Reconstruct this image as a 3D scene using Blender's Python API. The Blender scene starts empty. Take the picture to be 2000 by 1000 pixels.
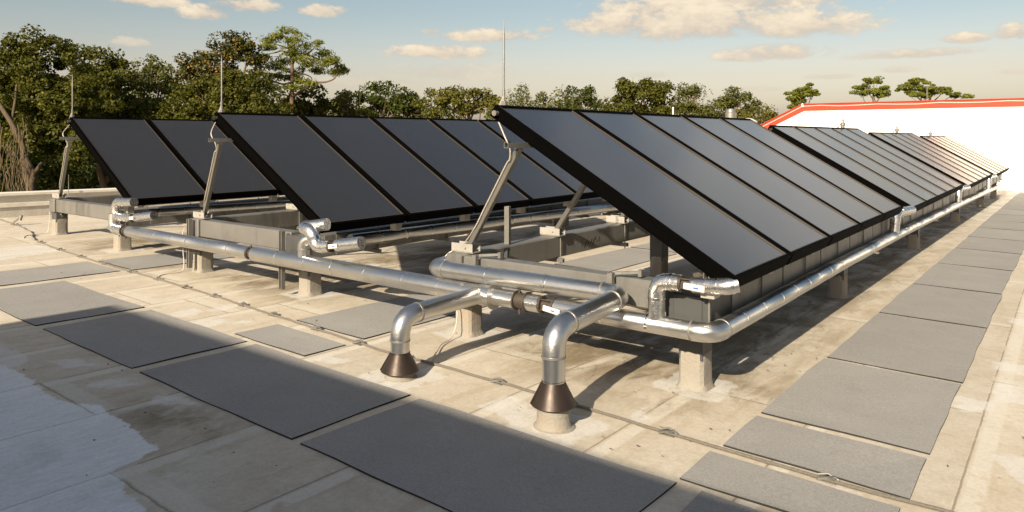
import bpy, bmesh, math, random
import numpy as np
from mathutils import Vector, Matrix
R = math.radians
S = bpy.context.scene
C = S.collection

# ------------------------------------------------------------------ camera
CAM = Vector((0, 0, 1.841)); YAW = R(37.497); FPX = 1417.0
cd = bpy.data.cameras.new('camera'); cam = bpy.data.objects.new('camera', cd); C.objects.link(cam)
cd.sensor_width = 36; cd.lens = FPX * 36 / 2000; cd.shift_y = -(500 - 266.1) / 2000
cd.clip_start = 0.05; cd.clip_end = 3000
cam.location = CAM; cam.rotation_euler = (R(90), 0, YAW)
S.camera = cam

# ------------------------------------------------------------------ light, sky, exposure
S.view_settings.view_transform = 'Standard'; S.view_settings.look = 'None'
S.view_settings.gamma = 1; S.view_settings.exposure = 0.95
SUN_EL = R(28.7); SH = R(100.5)                     # elevation, heading of the shadows on the roof
sdir = Vector((-math.cos(SH) * math.cos(SUN_EL), -math.sin(SH) * math.cos(SUN_EL), math.sin(SUN_EL)))
sd = bpy.data.lights.new('sun', 'SUN'); sd.energy = 4.8; sd.angle = R(0.6); sd.color = (1.0, 0.86, 0.66)
sun = bpy.data.objects.new('sun', sd); C.objects.link(sun)
sun.rotation_euler = sdir.to_track_quat('Z', 'Y').to_euler()
W = bpy.data.worlds.new('World'); S.world = W; W.use_nodes = True


class N:
    """tiny node builder"""
    def __init__(s, tree):
        s.t = tree
    def new(s, typ, **kw):
        n = s.t.nodes.new(typ)
        for k, v in kw.items():
            setattr(n, k, v)
        return n
    def put(s, sock, v):
        if isinstance(v, bpy.types.NodeSocket):
            s.t.links.new(v, sock)
        elif v is not None:
            if hasattr(sock, 'default_value'):
                try:
                    sock.default_value = v
                except Exception:
                    sock.default_value = (v[0], v[1], v[2], 1) if len(v) == 3 else v
    def m(s, op, a, b=None, c=None, clamp=False):
        n = s.new('ShaderNodeMath', operation=op); n.use_clamp = clamp
        s.put(n.inputs[0], a); s.put(n.inputs[1], b); s.put(n.inputs[2], c)
        return n.outputs[0]
    def vm(s, op, a, b=None):
        n = s.new('ShaderNodeVectorMath', operation=op)
        s.put(n.inputs[0], a); s.put(n.inputs[1], b)
        return n.outputs[0]
    def mix(s, f, a, b, blend='MIX'):
        n = s.new('ShaderNodeMix', data_type='RGBA', blend_type=blend); n.clamp_factor = True
        s.put(n.inputs[0], f)
        for i, v in ((6, a), (7, b)):
            if isinstance(v, tuple) and len(v) == 3:
                v = v + (1,)
            s.put(n.inputs[i], v)
        return n.outputs[2]
    def noise(s, vec, scale, detail=4, rough=.55, dist=0.0):
        n = s.new('ShaderNodeTexNoise'); s.put(n.inputs['Vector'], vec)
        n.inputs['Scale'].default_value = scale; n.inputs['Detail'].default_value = detail
        n.inputs['Roughness'].default_value = rough; n.inputs['Distortion'].default_value = dist
        return n.outputs[0]
    def ss(s, v, lo, hi, a=0.0, b=1.0):
        n = s.new('ShaderNodeMapRange', interpolation_type='SMOOTHSTEP')
        s.put(n.inputs[0], v); s.put(n.inputs[1], lo); s.put(n.inputs[2], hi); s.put(n.inputs[3], a); s.put(n.inputs[4], b)
        return n.outputs[0]
    def comb(s, x, y, z=0.0):
        n = s.new('ShaderNodeCombineXYZ'); s.put(n.inputs[0], x); s.put(n.inputs[1], y); s.put(n.inputs[2], z)
        return n.outputs[0]
    def sep(s, v):
        n = s.new('ShaderNodeSeparateXYZ'); s.put(n.inputs[0], v)
        return n.outputs
    def attr(s, name):
        n = s.new('ShaderNodeAttribute', attribute_name=name)
        return n.outputs['Fac']


def az_el(u, v):
    """heading and height of a patch of sky"""
    a = math.atan2(u - 1000, FPX)
    el = math.atan2(266.1 - v, math.hypot(u - 1000, FPX))
    return a - YAW, el


def build_sky():
    t = W.node_tree; t.nodes.clear(); n = N(t)
    sky = n.new('ShaderNodeTexSky', sky_type='NISHITA'); sky.sun_disc = False
    sky.sun_elevation = SUN_EL; sky.sun_rotation = math.atan2(sdir.x, sdir.y)
    sky.air_density = 1.0; sky.dust_density = 2.6; sky.ozone_density = 1.2
    co = n.new('ShaderNodeTexCoord').outputs['Generated']
    x, y, z = n.sep(co)
    az = n.m('ARCTAN2', x, y); el = n.m('ARCSINE', z)
    # warm evening veil low over the horizon
    tint = n.mix(n.ss(el, R(0.5), R(5)), (2.05, 1.72, 1.62), (1.75, 1.34, 1.12)); tint = n.mix(n.ss(el, R(4.0), R(10.5)), tint, (1.36, 1.20, 1.0)); tint = n.mix(n.ss(el, R(13), R(32)), tint, (1.08, 1.03, .94))
    base = n.mix(1.0, sky.outputs[0], tint, 'MULTIPLY')
    # clouds: soft flat-bottomed cumulus patches, each at its own heading and height
    pv = n.comb(az, n.m('MULTIPLY', el, 1.9), 0.3)
    big = n.noise(pv, 15, 7, .62, .25); fine = n.noise(pv, 55, 6, .65)
    wob = n.m('ADD', n.m('MULTIPLY', n.m('SUBTRACT', big, .5), 3.2), n.m('MULTIPLY', n.m('SUBTRACT', fine, .5), 1.3))
    clouds = [(285, 2, 90, 18, 1), (400, 26, 62, 20, 1), (480, 10, 80, 22, 1), (630, 22, 56, 18, .95), (255, 82, 48, 12, .6),
              (955, 72, 115, 17, 1), (862, 104, 125, 19, 1), (885, 142, 140, 24, .4), (1370, 46, 330, 56, 1), (1450, 5, 240, 50, 1), (1560, 52, 170, 40, 1), (1230, 46, 150, 32, 1), (1400, 40, 200, 50, 1), (1300, 20, 170, 40, 1),
              (1640, 45, 60, 18, .9), (1515, 104, 130, 27, 1), (1440, 110, 60, 20, .9), (1780, 106, 165, 14, .85), (1888, 76, 65, 15, 1), (1985, 66, 60, 25, 1),
              (1620, 150, 62, 9, .5), (1755, 137, 46, 9, .6), (1070, 58, 25, 8, .6), (840, 62, 26, 8, .6), (1270, 148, 70, 11, .35),
              (-160, 30, 130, 25, .9), (2200, 30, 120, 30, .9), (2350, 110, 150, 14, .7), (1480, 175, 70, 9, .3),
              (720, 160, 120, 11, .3), (1990, 140, 50, 8, .4),
              (1830, -330, 400, 190, .85), (1960, -130, 330, 110, 1), (2050, -260, 350, 150, .95), (1900, -190, 260, 110, 1), (2010, -48, 210, 34, .9), (2300, -160, 260, 120, .9), (1650, -560, 260, 120, .5)]  # last row: unseen clouds above the view, added to brighten the right row's glass
    dens = None; low = None
    for u, v, hw, hh, amp in clouds:
        a0, e0 = az_el(u, v)
        a1, _ = az_el(u + hw, v); _, e1 = az_el(u, v - hh)
        wa, we = abs(a1 - a0) + 1e-4, abs(e1 - e0) + 1e-4
        dx = n.m('DIVIDE', n.m('SUBTRACT', az, a0), wa)
        dy = n.m('DIVIDE', n.m('SUBTRACT', el, e0), we)
        dyb = n.m('MULTIPLY', dy, n.m('ADD', 1.0, n.m('MULTIPLY', n.m('LESS_THAN', dy, 0.0), .45)))
        r2 = n.m('ADD', n.m('MULTIPLY', dx, dx), n.m('MULTIPLY', dyb, dyb))
        d = n.m('SUBTRACT', 1.0, r2)
        d = n.m('ADD', d, wob)
        d = n.m('MULTIPLY', n.ss(d, -.05, .85), amp)
        sh = n.m('MULTIPLY', d, n.ss(dy, -.9, .55))
        dens = d if dens is None else n.m('MAXIMUM', dens, d)
        low = sh if low is None else n.m('MAXIMUM', low, sh)
    lit = n.m('ADD', n.m('MULTIPLY', low, .62), n.m('MULTIPLY', n.m('SUBTRACT', n.m('ADD', big, n.m('MULTIPLY', fine, .5)), .72), 2.4), None, True)
    ccol = n.mix(lit, (5.6, 4.75, 3.9), (8.6, 7.25, 5.4))
    ccol = n.mix(n.ss(el, R(10.6), R(14)), ccol, (7.7, 7.45, 7.2))  # greyer tone for the added unseen clouds, set for the glass reflections
    final = n.mix(n.m('MULTIPLY', dens, .92), base, ccol)
    bg = n.new('ShaderNodeBackground'); bg.inputs[1].default_value = 0.06
    t.links.new(final, bg.inputs[0])
    out = n.new('ShaderNodeOutputWorld'); t.links.new(bg.outputs[0], out.inputs[0])


build_sky()

# ------------------------------------------------------------------ materials
MATS = {}


def mat(name, col, rough=.6, metal=0.0, spec=.5, vary=.12, vscale=6.0, bump=0.0, bscale=40.0, stain=None, stain_amt=.0, stain_scale=2.5,
        rough_vary=.0, streak=False):
    if name in MATS:
        return MATS[name]
    m = bpy.data.materials.new(name); m.use_nodes = True
    t = m.node_tree; n = N(t); p = t.nodes['Principled BSDF']
    pos = n.new('ShaderNodeNewGeometry').outputs['Position']
    a = n.noise(pos, vscale, 5, .6)
    f = n.m('ADD', 1.0 - vary, n.m('MULTIPLY', a, 2 * vary))
    c = n.mix(1.0, col, n.comb(f, f, f), 'MULTIPLY')
    if stain:
        v = pos
        if streak:
            v = n.vm('MULTIPLY', pos, (1, 1, .18))
        s = n.noise(v, stain_scale, 6, .65)
        c = n.mix(n.m('MULTIPLY', n.ss(s, .48, .72), stain_amt), c, stain)
    n.put(p.inputs['Base Color'], c)
    if rough_vary:
        n.put(p.inputs['Roughness'], n.m('ADD', rough - rough_vary, n.m('MULTIPLY', n.noise(pos, vscale * 2.3, 4, .6), 2 * rough_vary)))
    else:
        p.inputs['Roughness'].default_value = rough
    p.inputs['Metallic'].default_value = metal
    p.inputs['Specular IOR Level'].default_value = spec
    if bump:
        b = n.new('ShaderNodeBump'); b.inputs['Strength'].default_value = bump; b.inputs['Distance'].default_value = .02
        n.put(b.inputs['Height'], n.noise(pos, bscale, 4, .6)); n.put(p.inputs['Normal'], b.outputs[0])
    MATS[name] = m
    return m


JACKET = mat('aluminium_jacket', (.60, .595, .58), .30, .97, vary=.08, vscale=9, bump=.10, bscale=48, stain=(.44, .42, .39), stain_amt=.4, stain_scale=5, rough_vary=.05)
FOIL = mat('crinkled_foil', (.70, .69, .67), .26, .97, vary=.08, vscale=14, bump=.26, bscale=24, stain=(.45, .42, .38), stain_amt=.4, stain_scale=8, rough_vary=.08)
BAND = mat('bright_band', (.8, .79, .77), .22, 1.0, vary=.05)
GALV = mat('galvanized_steel', (.195, .19, .178), .52, .45, vary=.16, vscale=5, bump=.08, bscale=30, stain=(.095, .088, .075), stain_amt=.75, stain_scale=3.5, rough_vary=.1, streak=True)
BRACK = mat('bracket_zinc', (.40, .385, .35), .5, .4, vary=.10, vscale=12, stain=(.25, .23, .2), stain_amt=.4, stain_scale=10)
GALVP = mat('bright_zinc', (.235, .228, .21), .46, .6, vary=.10, vscale=12, stain=(.36, .33, .29), stain_amt=.45, stain_scale=10)
DARKST = mat('grey_painted_steel', (.062, .065, .064), .5, .1, vary=.15, vscale=7, stain=(.035, .034, .032), stain_amt=.5, stain_scale=4, streak=True)
STUCCO = mat('stucco_coating', (.255, .237, .205), .9, 0, .2, vary=.12, vscale=7, bump=.5, bscale=45, stain=(.30, .22, .15), stain_amt=.55, stain_scale=6)
IRON = mat('dark_iron', (.075, .062, .05), .55, .5, vary=.3, vscale=20, bump=.1)
COPPER = mat('brown_flashing', (.040, .0275, .0215), .42, .5, vary=.25, vscale=9, stain=(.05, .032, .024), stain_amt=.7, stain_scale=6, bump=.06, bscale=20, rough_vary=.1)
FRAME = mat('bronze_frame', (.0016, .0015, .0015), .6, 0, .012, vary=.2, vscale=8)
STRIP = mat('glazing_strip', (.06, .048, .036), .5, .3, vary=.2)
WHITEP = mat('white_plastic', (.55, .54, .52), .4, 0, .5, vary=.05)
BLUEP = mat('blue_print', (.05, .09, .35), .5)
CABLE = mat('braided_cable', (.20, .18, .155), .65, .3, vary=.4, vscale=90, bump=.8, bscale=160)
CABLEW = mat('pale_cable', (.55, .49, .41), .65, .2, vary=.25, vscale=60, bump=.5, bscale=120)
WALLW = mat('white_wall_paint', (.80, .79, .765), .75, 0, .3, vary=.03, vscale=1.5, stain=(.66, .63, .58), stain_amt=.3, stain_scale=.9)
REDTR = mat('red_trim', (.30, .030, .010), .5, 0, .4, vary=.1, vscale=2)
PARA = mat('parapet_membrane', (.50, .47, .41), .85, 0, .2, vary=.10, vscale=3, stain=(.30, .27, .22), stain_amt=.6, stain_scale=2.5, bump=.2, bscale=15, streak=True)
COPE = mat('parapet_coping', (.66, .62, .55), .7, .0, .3, vary=.10, vscale=3, stain=(.42, .37, .30), stain_amt=.4)
BARK = mat('bark', (.115, .085, .06), .95, 0, .1, vary=.35, vscale=5, bump=1, bscale=12)
PALEBARK = mat('pale_bark', (.088, .068, .045), .95, 0, .1, vary=.4, vscale=5, bump=1, bscale=12)
PINEBARK = mat('pine_bark', (.13, .085, .058), .95, 0, .1, vary=.35, vscale=5, bump=1, bscale=12)
VINE = mat('dry_vine', (.115, .088, .055), .95, 0, .1, vary=.3, vscale=3)
BLACKP = mat('black_paint', (.012, .012, .012), .7)
MATEDGE = mat('mat_edge', (.02, .019, .018), .95)
LITTER = mat('dry_leaf', (.10, .055, .028), .9, vary=.5, vscale=3)
GRASS = mat('ground_grass', (.06, .075, .03), .95, 0, .1, vary=.4, vscale=.4, stain=(.10, .08, .05), stain_amt=.6, stain_scale=.2)


def glass_mat():
    m = bpy.data.materials.new('collector_glass'); m.use_nodes = True
    n = N(m.node_tree); p = m.node_tree.nodes['Principled BSDF']
    pos = n.new('ShaderNodeNewGeometry').outputs['Position']
    a = n.noise(pos, 1.3, 4, .6); d = n.noise(n.vm('MULTIPLY', pos, (1, 1, 1)), 14, 5, .7)
    c = n.mix(a, (.021, .020, .0185), (.028, .027, .025))
    c = n.mix(n.m('MULTIPLY', n.ss(d, .55, .8), .25), c, (.07, .068, .063))       # thin film of dust
    n.put(p.inputs['Base Color'], c)
    n.put(p.inputs['Roughness'], n.m('ADD', .15, n.m('MULTIPLY', a, .04)))
    p.inputs['Specular IOR Level'].default_value = .5; p.inputs['IOR'].default_value = 1.74
    return m


GLASS = glass_mat()


def walk_mat():
    m = bpy.data.materials.new('granule_mat'); m.use_nodes = True
    n = N(m.node_tree); p = m.node_tree.nodes['Principled BSDF']
    pos = n.new('ShaderNodeNewGeometry').outputs['Position']
    rnd = n.new('ShaderNodeObjectInfo').outputs['Random']
    g1 = n.noise(pos, 260, 2, .7); g2 = n.noise(pos, 70, 3, .7); g3 = n.noise(pos, 1.7, 5, .6)
    f = n.m('ADD', .105, n.m('MULTIPLY', g1, .60)); f = n.m('ADD', f, n.m('MULTIPLY', g2, .80)); f = n.m('ADD', f, n.m('MULTIPLY', g3, .30))
    f = n.m('ADD', f, n.m('MULTIPLY', rnd, .10))
    f = n.m('MULTIPLY', f, .92)
    c = n.mix(1.0, (.288, .281, .268), n.comb(f, f, f), 'MULTIPLY')
    st = n.noise(pos, 5, 6, .7)
    c = n.mix(n.m('MULTIPLY', n.ss(st, .56, .8), .35), c, (.14, .13, .12))
    n.put(p.inputs['Base Color'], c); p.inputs['Roughness'].default_value = .95; p.inputs['Specular IOR Level'].default_value = .2
    b = n.new('ShaderNodeBump'); b.inputs['Strength'].default_value = .6; b.inputs['Distance'].default_value = .004
    n.put(b.inputs['Height'], n.noise(pos, 180, 3, .7)); n.put(p.inputs['Normal'], b.outputs[0])
    return m


WALK = walk_mat()


def leaf_mat(name, c1, c2, c3, f3=.12, trans=.33, rough=.5):
    """leaves: colour varies from leaf to leaf"""
    m = bpy.data.materials.new(name); m.use_nodes = True
    t = m.node_tree; n = N(t); p = t.nodes['Principled BSDF']
    g = n.new('ShaderNodeNewGeometry'); ri = g.outputs['Random Per Island']
    big = n.noise(g.outputs['Position'], .55, 3, .6)
    k = n.m('ADD', n.m('MULTIPLY', ri, .6), n.m('MULTIPLY', big, .5), None, True)
    c = n.mix(k, c1, c2)
    r2 = n.m('FRACT', n.m('MULTIPLY', ri, 37.7))
    c = n.mix(n.m('GREATER_THAN', r2, 1 - f3), c, c3)
    n.put(p.inputs['Base Color'], c); p.inputs['Roughness'].default_value = rough; p.inputs['Specular IOR Level'].default_value = .10
    tr = n.new('ShaderNodeBsdfTranslucent'); n.put(tr.inputs[0], n.mix(1.0, c, (1.2, 1.15, .5), 'MULTIPLY'))
    mx = n.new('ShaderNodeMixShader'); mx.inputs[0].default_value = trans
    t.links.new(p.outputs[0], mx.inputs[1]); t.links.new(tr.outputs[0], mx.inputs[2])
    t.links.new(mx.outputs[0], t.nodes['Material Output'].inputs[0])
    return m


OAK = leaf_mat('oak_leaves', (.026, .034, .007), (.112, .113, .020), (.17, .15, .028), .03)
OAK2 = leaf_mat('pale_oak_leaves', (.044, .060, .016), (.132, .136, .034), (.19, .15, .05), .06)
MAGN = leaf_mat('magnolia_leaves', (.018, .025, .007), (.066, .066, .014), (.19, .12, .03), .16, .12, .45)
PINE = leaf_mat('pine_needles', (.070, .098, .016), (.20, .205, .032), (.17, .15, .05), .06)
DARKL = leaf_mat('evergreen_leaves', (.024, .040, .009), (.082, .096, .018), (.11, .10, .03), .05)
GOLDL = leaf_mat('golden_leaves', (.050, .062, .014), (.145, .138, .028), (.22, .16, .035), .09)

# ------------------------------------------------------------------ building helpers
RA, RB = -.0165, -.0161


def zr(x, y):
    return RA * x + RB * y


def BM():
    return bmesh.new()


def put(name, bm, m, parent=None, loc=None, smooth=None, extra=None, sharp=38):
    """link bm (world coordinates) as one mesh object"""
    root = Vector((0, 0, 0))
    if parent is not None:
        q = parent
        while q is not None:
            root += q.location; q = q.parent
    elif loc is not None:
        root = Vector(loc)
    me = bpy.data.meshes.new(name)
    bmesh.ops.translate(bm, verts=bm.verts, vec=-root)
    bm.to_mesh(me); bm.free()
    me.materials.append(m)
    for e in extra or ():
        me.materials.append(e)
    o = bpy.data.objects.new(name, me); C.objects.link(o)
    if parent is not None:
        o.parent = parent
    elif loc is not None:
        o.location = loc
    if smooth:
        for p in me.polygons:
            p.use_smooth = True
        if smooth != 'all':
            try:
                me.set_sharp_from_angle(angle=R(sharp))
            except Exception:
                pass
    return o


def tag(o, label, cat, group=None):
    o['label'] = label; o['category'] = cat
    if group:
        o['group'] = group
    return o


def struct(o, label=None):
    o['kind'] = 'structure'
    return o


def thing(name, label, cat, loc, group=None):
    o = bpy.data.objects.new(name, None); C.objects.link(o); o.empty_display_size = .1
    o.location = loc
    return tag(o, label, cat, group)


def dup(root, loc, label, group=None):
    r = root.copy(); C.objects.link(r); r.location = loc; r['label'] = label
    if group:
        r['group'] = group
    for ch in list(root.children):
        c = ch.copy(); C.objects.link(c); c.parent = r
        for g in ch.children:
            d = g.copy(); C.objects.link(d); d.parent = c
    return r


def box(bm, x0, x1, y0, y1, z0, z1, bev=0.0, M=None, seg=1):
    r = bmesh.ops.create_cube(bm, size=1.0)
    vs = r['verts']
    for v in vs:
        v.co = Vector((x0 + (v.co.x + .5) * (x1 - x0), y0 + (v.co.y + .5) * (y1 - y0), z0 + (v.co.z + .5) * (z1 - z0)))
    if bev:
        es = {e for v in vs for e in v.link_edges}
        g = bmesh.ops.bevel(bm, geom=list(es), offset=bev, segments=seg, affect='EDGES', profile=.5)
        vs = list({v for v in g['verts']} | {v for v in vs if v.is_valid})
    if M is not None:
        bmesh.ops.transform(bm, matrix=M, verts=vs)
    return vs


def bar(bm, a, b, w, h, up=(0, 0, 1), bev=0.0):
    """rectangular bar from a to b"""
    a, b = Vector(a), Vector(b); d = b - a; L = d.length; d.normalize()
    up = Vector(up); s = d.cross(up)
    if s.length < 1e-4:
        s = d.cross(Vector((0, 1, 0)))
    s.normalize(); u = s.cross(d)
    M = Matrix(((d.x, s.x, u.x, a.x), (d.y, s.y, u.y, a.y), (d.z, s.z, u.z, a.z), (0, 0, 0, 1)))
    box(bm, 0, L, -w / 2, w / 2, -h / 2, h / 2, bev, M)


def channel(bm, a, b, w, h, up=(0, 0, 1), t=.004):
    """open U channel, mouth on the +up side"""
    a, b = Vector(a), Vector(b); d = b - a; L = d.length; d.normalize()
    up = Vector(up); s = d.cross(up)
    if s.length < 1e-4:
        s = d.cross(Vector((0, 1, 0)))
    s.normalize(); u = s.cross(d)
    M = Matrix(((d.x, s.x, u.x, a.x), (d.y, s.y, u.y, a.y), (d.z, s.z, u.z, a.z), (0, 0, 0, 1)))
    box(bm, 0, L, -w / 2, w / 2, -h / 2, -h / 2 + t, 0, M)
    for q in (-1, 1):
        box(bm, 0, L, q * (w / 2 - t / 2) - t / 2, q * (w / 2 - t / 2) + t / 2, -h / 2 + t, h / 2, 0, M)
        box(bm, 0, L, min(q * (w / 2 - t), q * (w / 2 - t - w * .2)), max(q * (w / 2 - t), q * (w / 2 - t - w * .2)), h / 2 - t, h / 2, 0, M)


def tube(bm, pts, r, n=20, caps=True):
    pts = [Vector(p) for p in pts]
    rs = r if isinstance(r, (list, tuple)) else [r] * len(pts)
    rings = []; s = None
    for i, p in enumerate(pts):
        if i == 0:
            d = pts[1] - p
        elif i == len(pts) - 1:
            d = p - pts[i - 1]
        else:
            d = (pts[i + 1] - p).normalized() + (p - pts[i - 1]).normalized()
        if d.length < 1e-9:
            d = Vector((0, 0, 1))
        d.normalize()
        if s is None:
            s = d.cross(Vector((0, 0, 1)))
            if s.length < .05:
                s = d.cross(Vector((0, 1, 0)))
        else:
            s = s - d * s.dot(d)
        s.normalize(); u = s.cross(d)
        rings.append([bm.verts.new(p + (s * math.cos(2 * math.pi * k / n) + u * math.sin(2 * math.pi * k / n)) * rs[i]) for k in range(n)])
    for a, b in zip(rings[:-1], rings[1:]):
        for k in range(n):
            bm.faces.new((a[k], b[k], b[(k + 1) % n], a[(k + 1) % n]))
    if caps:
        bm.faces.new(rings[0]); bm.faces.new(list(reversed(rings[-1])))


def lathe(bm, c, prof, n=28):
    c = Vector(c); rings = []
    for r, z in prof:
        rings.append([bm.verts.new(c + Vector((r * math.cos(2 * math.pi * k / n), r * math.sin(2 * math.pi * k / n), z))) for k in range(n)])
    for a, b in zip(rings[:-1], rings[1:]):
        for k in range(n):
            bm.faces.new((a[k], a[(k + 1) % n], b[(k + 1) % n], b[k]))
    bm.faces.new(list(reversed(rings[0]))); bm.faces.new(rings[-1])


def prism(bm, poly, y0, y1):
    """x-z outline pushed along y"""
    a = [bm.verts.new((x, y0, z)) for x, z in poly]; b = [bm.verts.new((x, y1, z)) for x, z in poly]
    k = len(poly)
    bm.faces.new(a); bm.faces.new(list(reversed(b)))
    for i in range(k):
        bm.faces.new((a[(i + 1) % k], a[i], b[i], b[(i + 1) % k]))


def jacket_tube(bm, a, b, r, rng, sp=.42, bands=True):
    """one straight run of jacketing with lap joints and bands"""
    a, b = Vector(a), Vector(b); L = (b - a).length; d = (b - a) / L
    k = max(1, round(L / sp)); pts = []; rad = []
    for i in range(k):
        t0 = a + d * (L * i / k); t1 = a + d * (L * (i + 1) / k)
        f = 1 + .008 * (i % 2) + rng.uniform(-.008, .012)
        pts += [t0 + d * .0005, t1 - d * .0005]; rad += [r * f, r * (f + .004)]
    tube(bm, pts, rad, 24)
    if bands:
        bbs = []
        for i in range(1, k):
            bb = BM(); bbs.append(bb)
            q = a + d * (L * i / k + rng.uniform(-.04, .04))
            tube(bb, [q - d * .006, q + d * .006], r * 1.03, 24)
            s = d.cross(Vector((0, 0, 1)))
            if s.length < .1:
                s = Vector((1, 0, 0))
            s.normalize(); ang = rng.uniform(-.3, .9); u = s.cross(d)
            n_ = (-s if s.y > 0 or s.x < 0 else s) * math.cos(ang) + Vector((0, 0, 1)) * math.sin(ang)
            bar(bb, q - d * .010 + n_ * r * 1.035, q + d * .010 + n_ * r * 1.035, .018, .007, n_)
        return bbs
    return []


def run_pipe(parent, pts, r, bend=.11, seed=0, m=None, elbow_m=None, sp=.42, seg=5, bands=True, ends=True):
    """insulated pipe along a polyline: straight jackets and gored elbows as parts"""
    rng = random.Random(seed); m = m or JACKET; elbow_m = elbow_m or JACKET
    pts = [Vector(p) for p in pts]; cur = pts[0]
    for i in range(1, len(pts)):
        last = i == len(pts) - 1
        if last:
            end = pts[i]
        else:
            d0 = (pts[i] - pts[i - 1]).normalized(); d1 = (pts[i + 1] - pts[i]).normalized()
            ang = d0.angle(d1)
            if ang < R(12):
                end = pts[i]
            else:
                tl = bend * math.tan(ang / 2)
                tl = min(tl, (pts[i] - cur).length * .98, (pts[i + 1] - pts[i]).length * (.98 if i + 2 == len(pts) else .5))
                end = pts[i] - d0 * tl
        if (end - cur).length > .015:
            bm = BM(); bb = jacket_tube(bm, cur, end, r, rng, sp, bands)
            j = put('pipe_jacket', bm, m, parent, smooth=True)
            for x in bb:
                put('clamp_band', x, BAND, j, smooth=True)
        cur = end
        if not last and ang >= R(12):
            st = pts[i] + d1 * tl; bm = BM(); ps = []
            for k in range(seg + 1):
                t = k / seg; ps.append((1 - t) ** 2 * end + 2 * t * (1 - t) * pts[i] + t * t * st)
            ps = [ps[0] - d0 * .02] + ps + [ps[-1] + d1 * .02]
            rr = [r * 1.045] * len(ps)
            tube(bm, ps, rr, 32)
            eb = put('elbow', bm, elbow_m, parent, smooth=True, sharp=16 if elbow_m is FOIL else 38)
            for q_, d_ in ((ps[0], d0), (ps[-1], d1)):
                bm = BM(); tube(bm, [q_ - d_ * .007, q_ + d_ * .007], r * 1.085, 28); put('clamp_band', bm, GALVP if elbow_m is JACKET else BAND, eb, smooth=True)
            cur = st


def ball_valve(parent, a, b, r, lever_dir, lever_len=.17, out=(0, -1, 0)):
    """bare iron valve between two jackets, with a white lever"""
    a, b = Vector(a), Vector(b); d = (b - a).normalized(); L = (b - a).length; o = Vector(out).normalized()
    bm = BM()
    tube(bm, [a, b], r * .55, 16)
    for t in (.08, .92):
        q = a + d * L * t; tube(bm, [q - d * .008, q + d * .008], r * .98, 20)
    for k in range(4):
        an = k * math.pi / 2 + .6; s = d.cross(o); n_ = o * math.cos(an) + s * math.sin(an)
        tube(bm, [a + n_ * r * .8, b + n_ * r * .8], .006, 8)
    c = (a + b) / 2
    tube(bm, [c, c + o * r * 1.15], .016, 12); tube(bm, [c + o * r * 1.05, c + o * r * 1.2], .024, 8)
    v = put('valve', bm, IRON, parent, smooth=True)
    l = Vector(lever_dir).normalized(); q = c + o * (r * 1.2)
    bm = BM(); bar(bm, q, q + l * lever_len, .046, .012, o, .005)
    lv = put('lever', bm, WHITEP, v)
    bm = BM(); bar(bm, q + l * lever_len * .5 + o * .0075, q + l * lever_len * .72 + o * .0075, .01, .002, o)
    put('lever_mark', bm, BLUEP, lv)
    return v


def iron_joint(parent, a, b, r):
    a, b = Vector(a), Vector(b); d = (b - a).normalized()
    bm = BM(); tube(bm, [a, a + d * .012], r, 20); tube(bm, [a + d * .012, b - d * .012], r * .78, 20); tube(bm, [b - d * .012, b], r, 20)
    c = (a + b) / 2
    for s in (1, -1):
        tube(bm, [c - d * .03 + Vector((0, 0, s * r * .7)), c - d * .03 + Vector((0, 0, s * r * 1.35))], .011, 8)
    return put('iron_coupling', bm, IRON, parent, smooth=True)


ORD = ['first', 'second', 'third', 'fourth', 'fifth', 'sixth', 'seventh', 'eighth', 'ninth', 'tenth', 'eleventh', 'twelfth', 'thirteenth',
       'fourteenth', 'fifteenth', 'sixteenth', 'seventeenth', 'eighteenth', 'nineteenth', 'twentieth']

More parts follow.
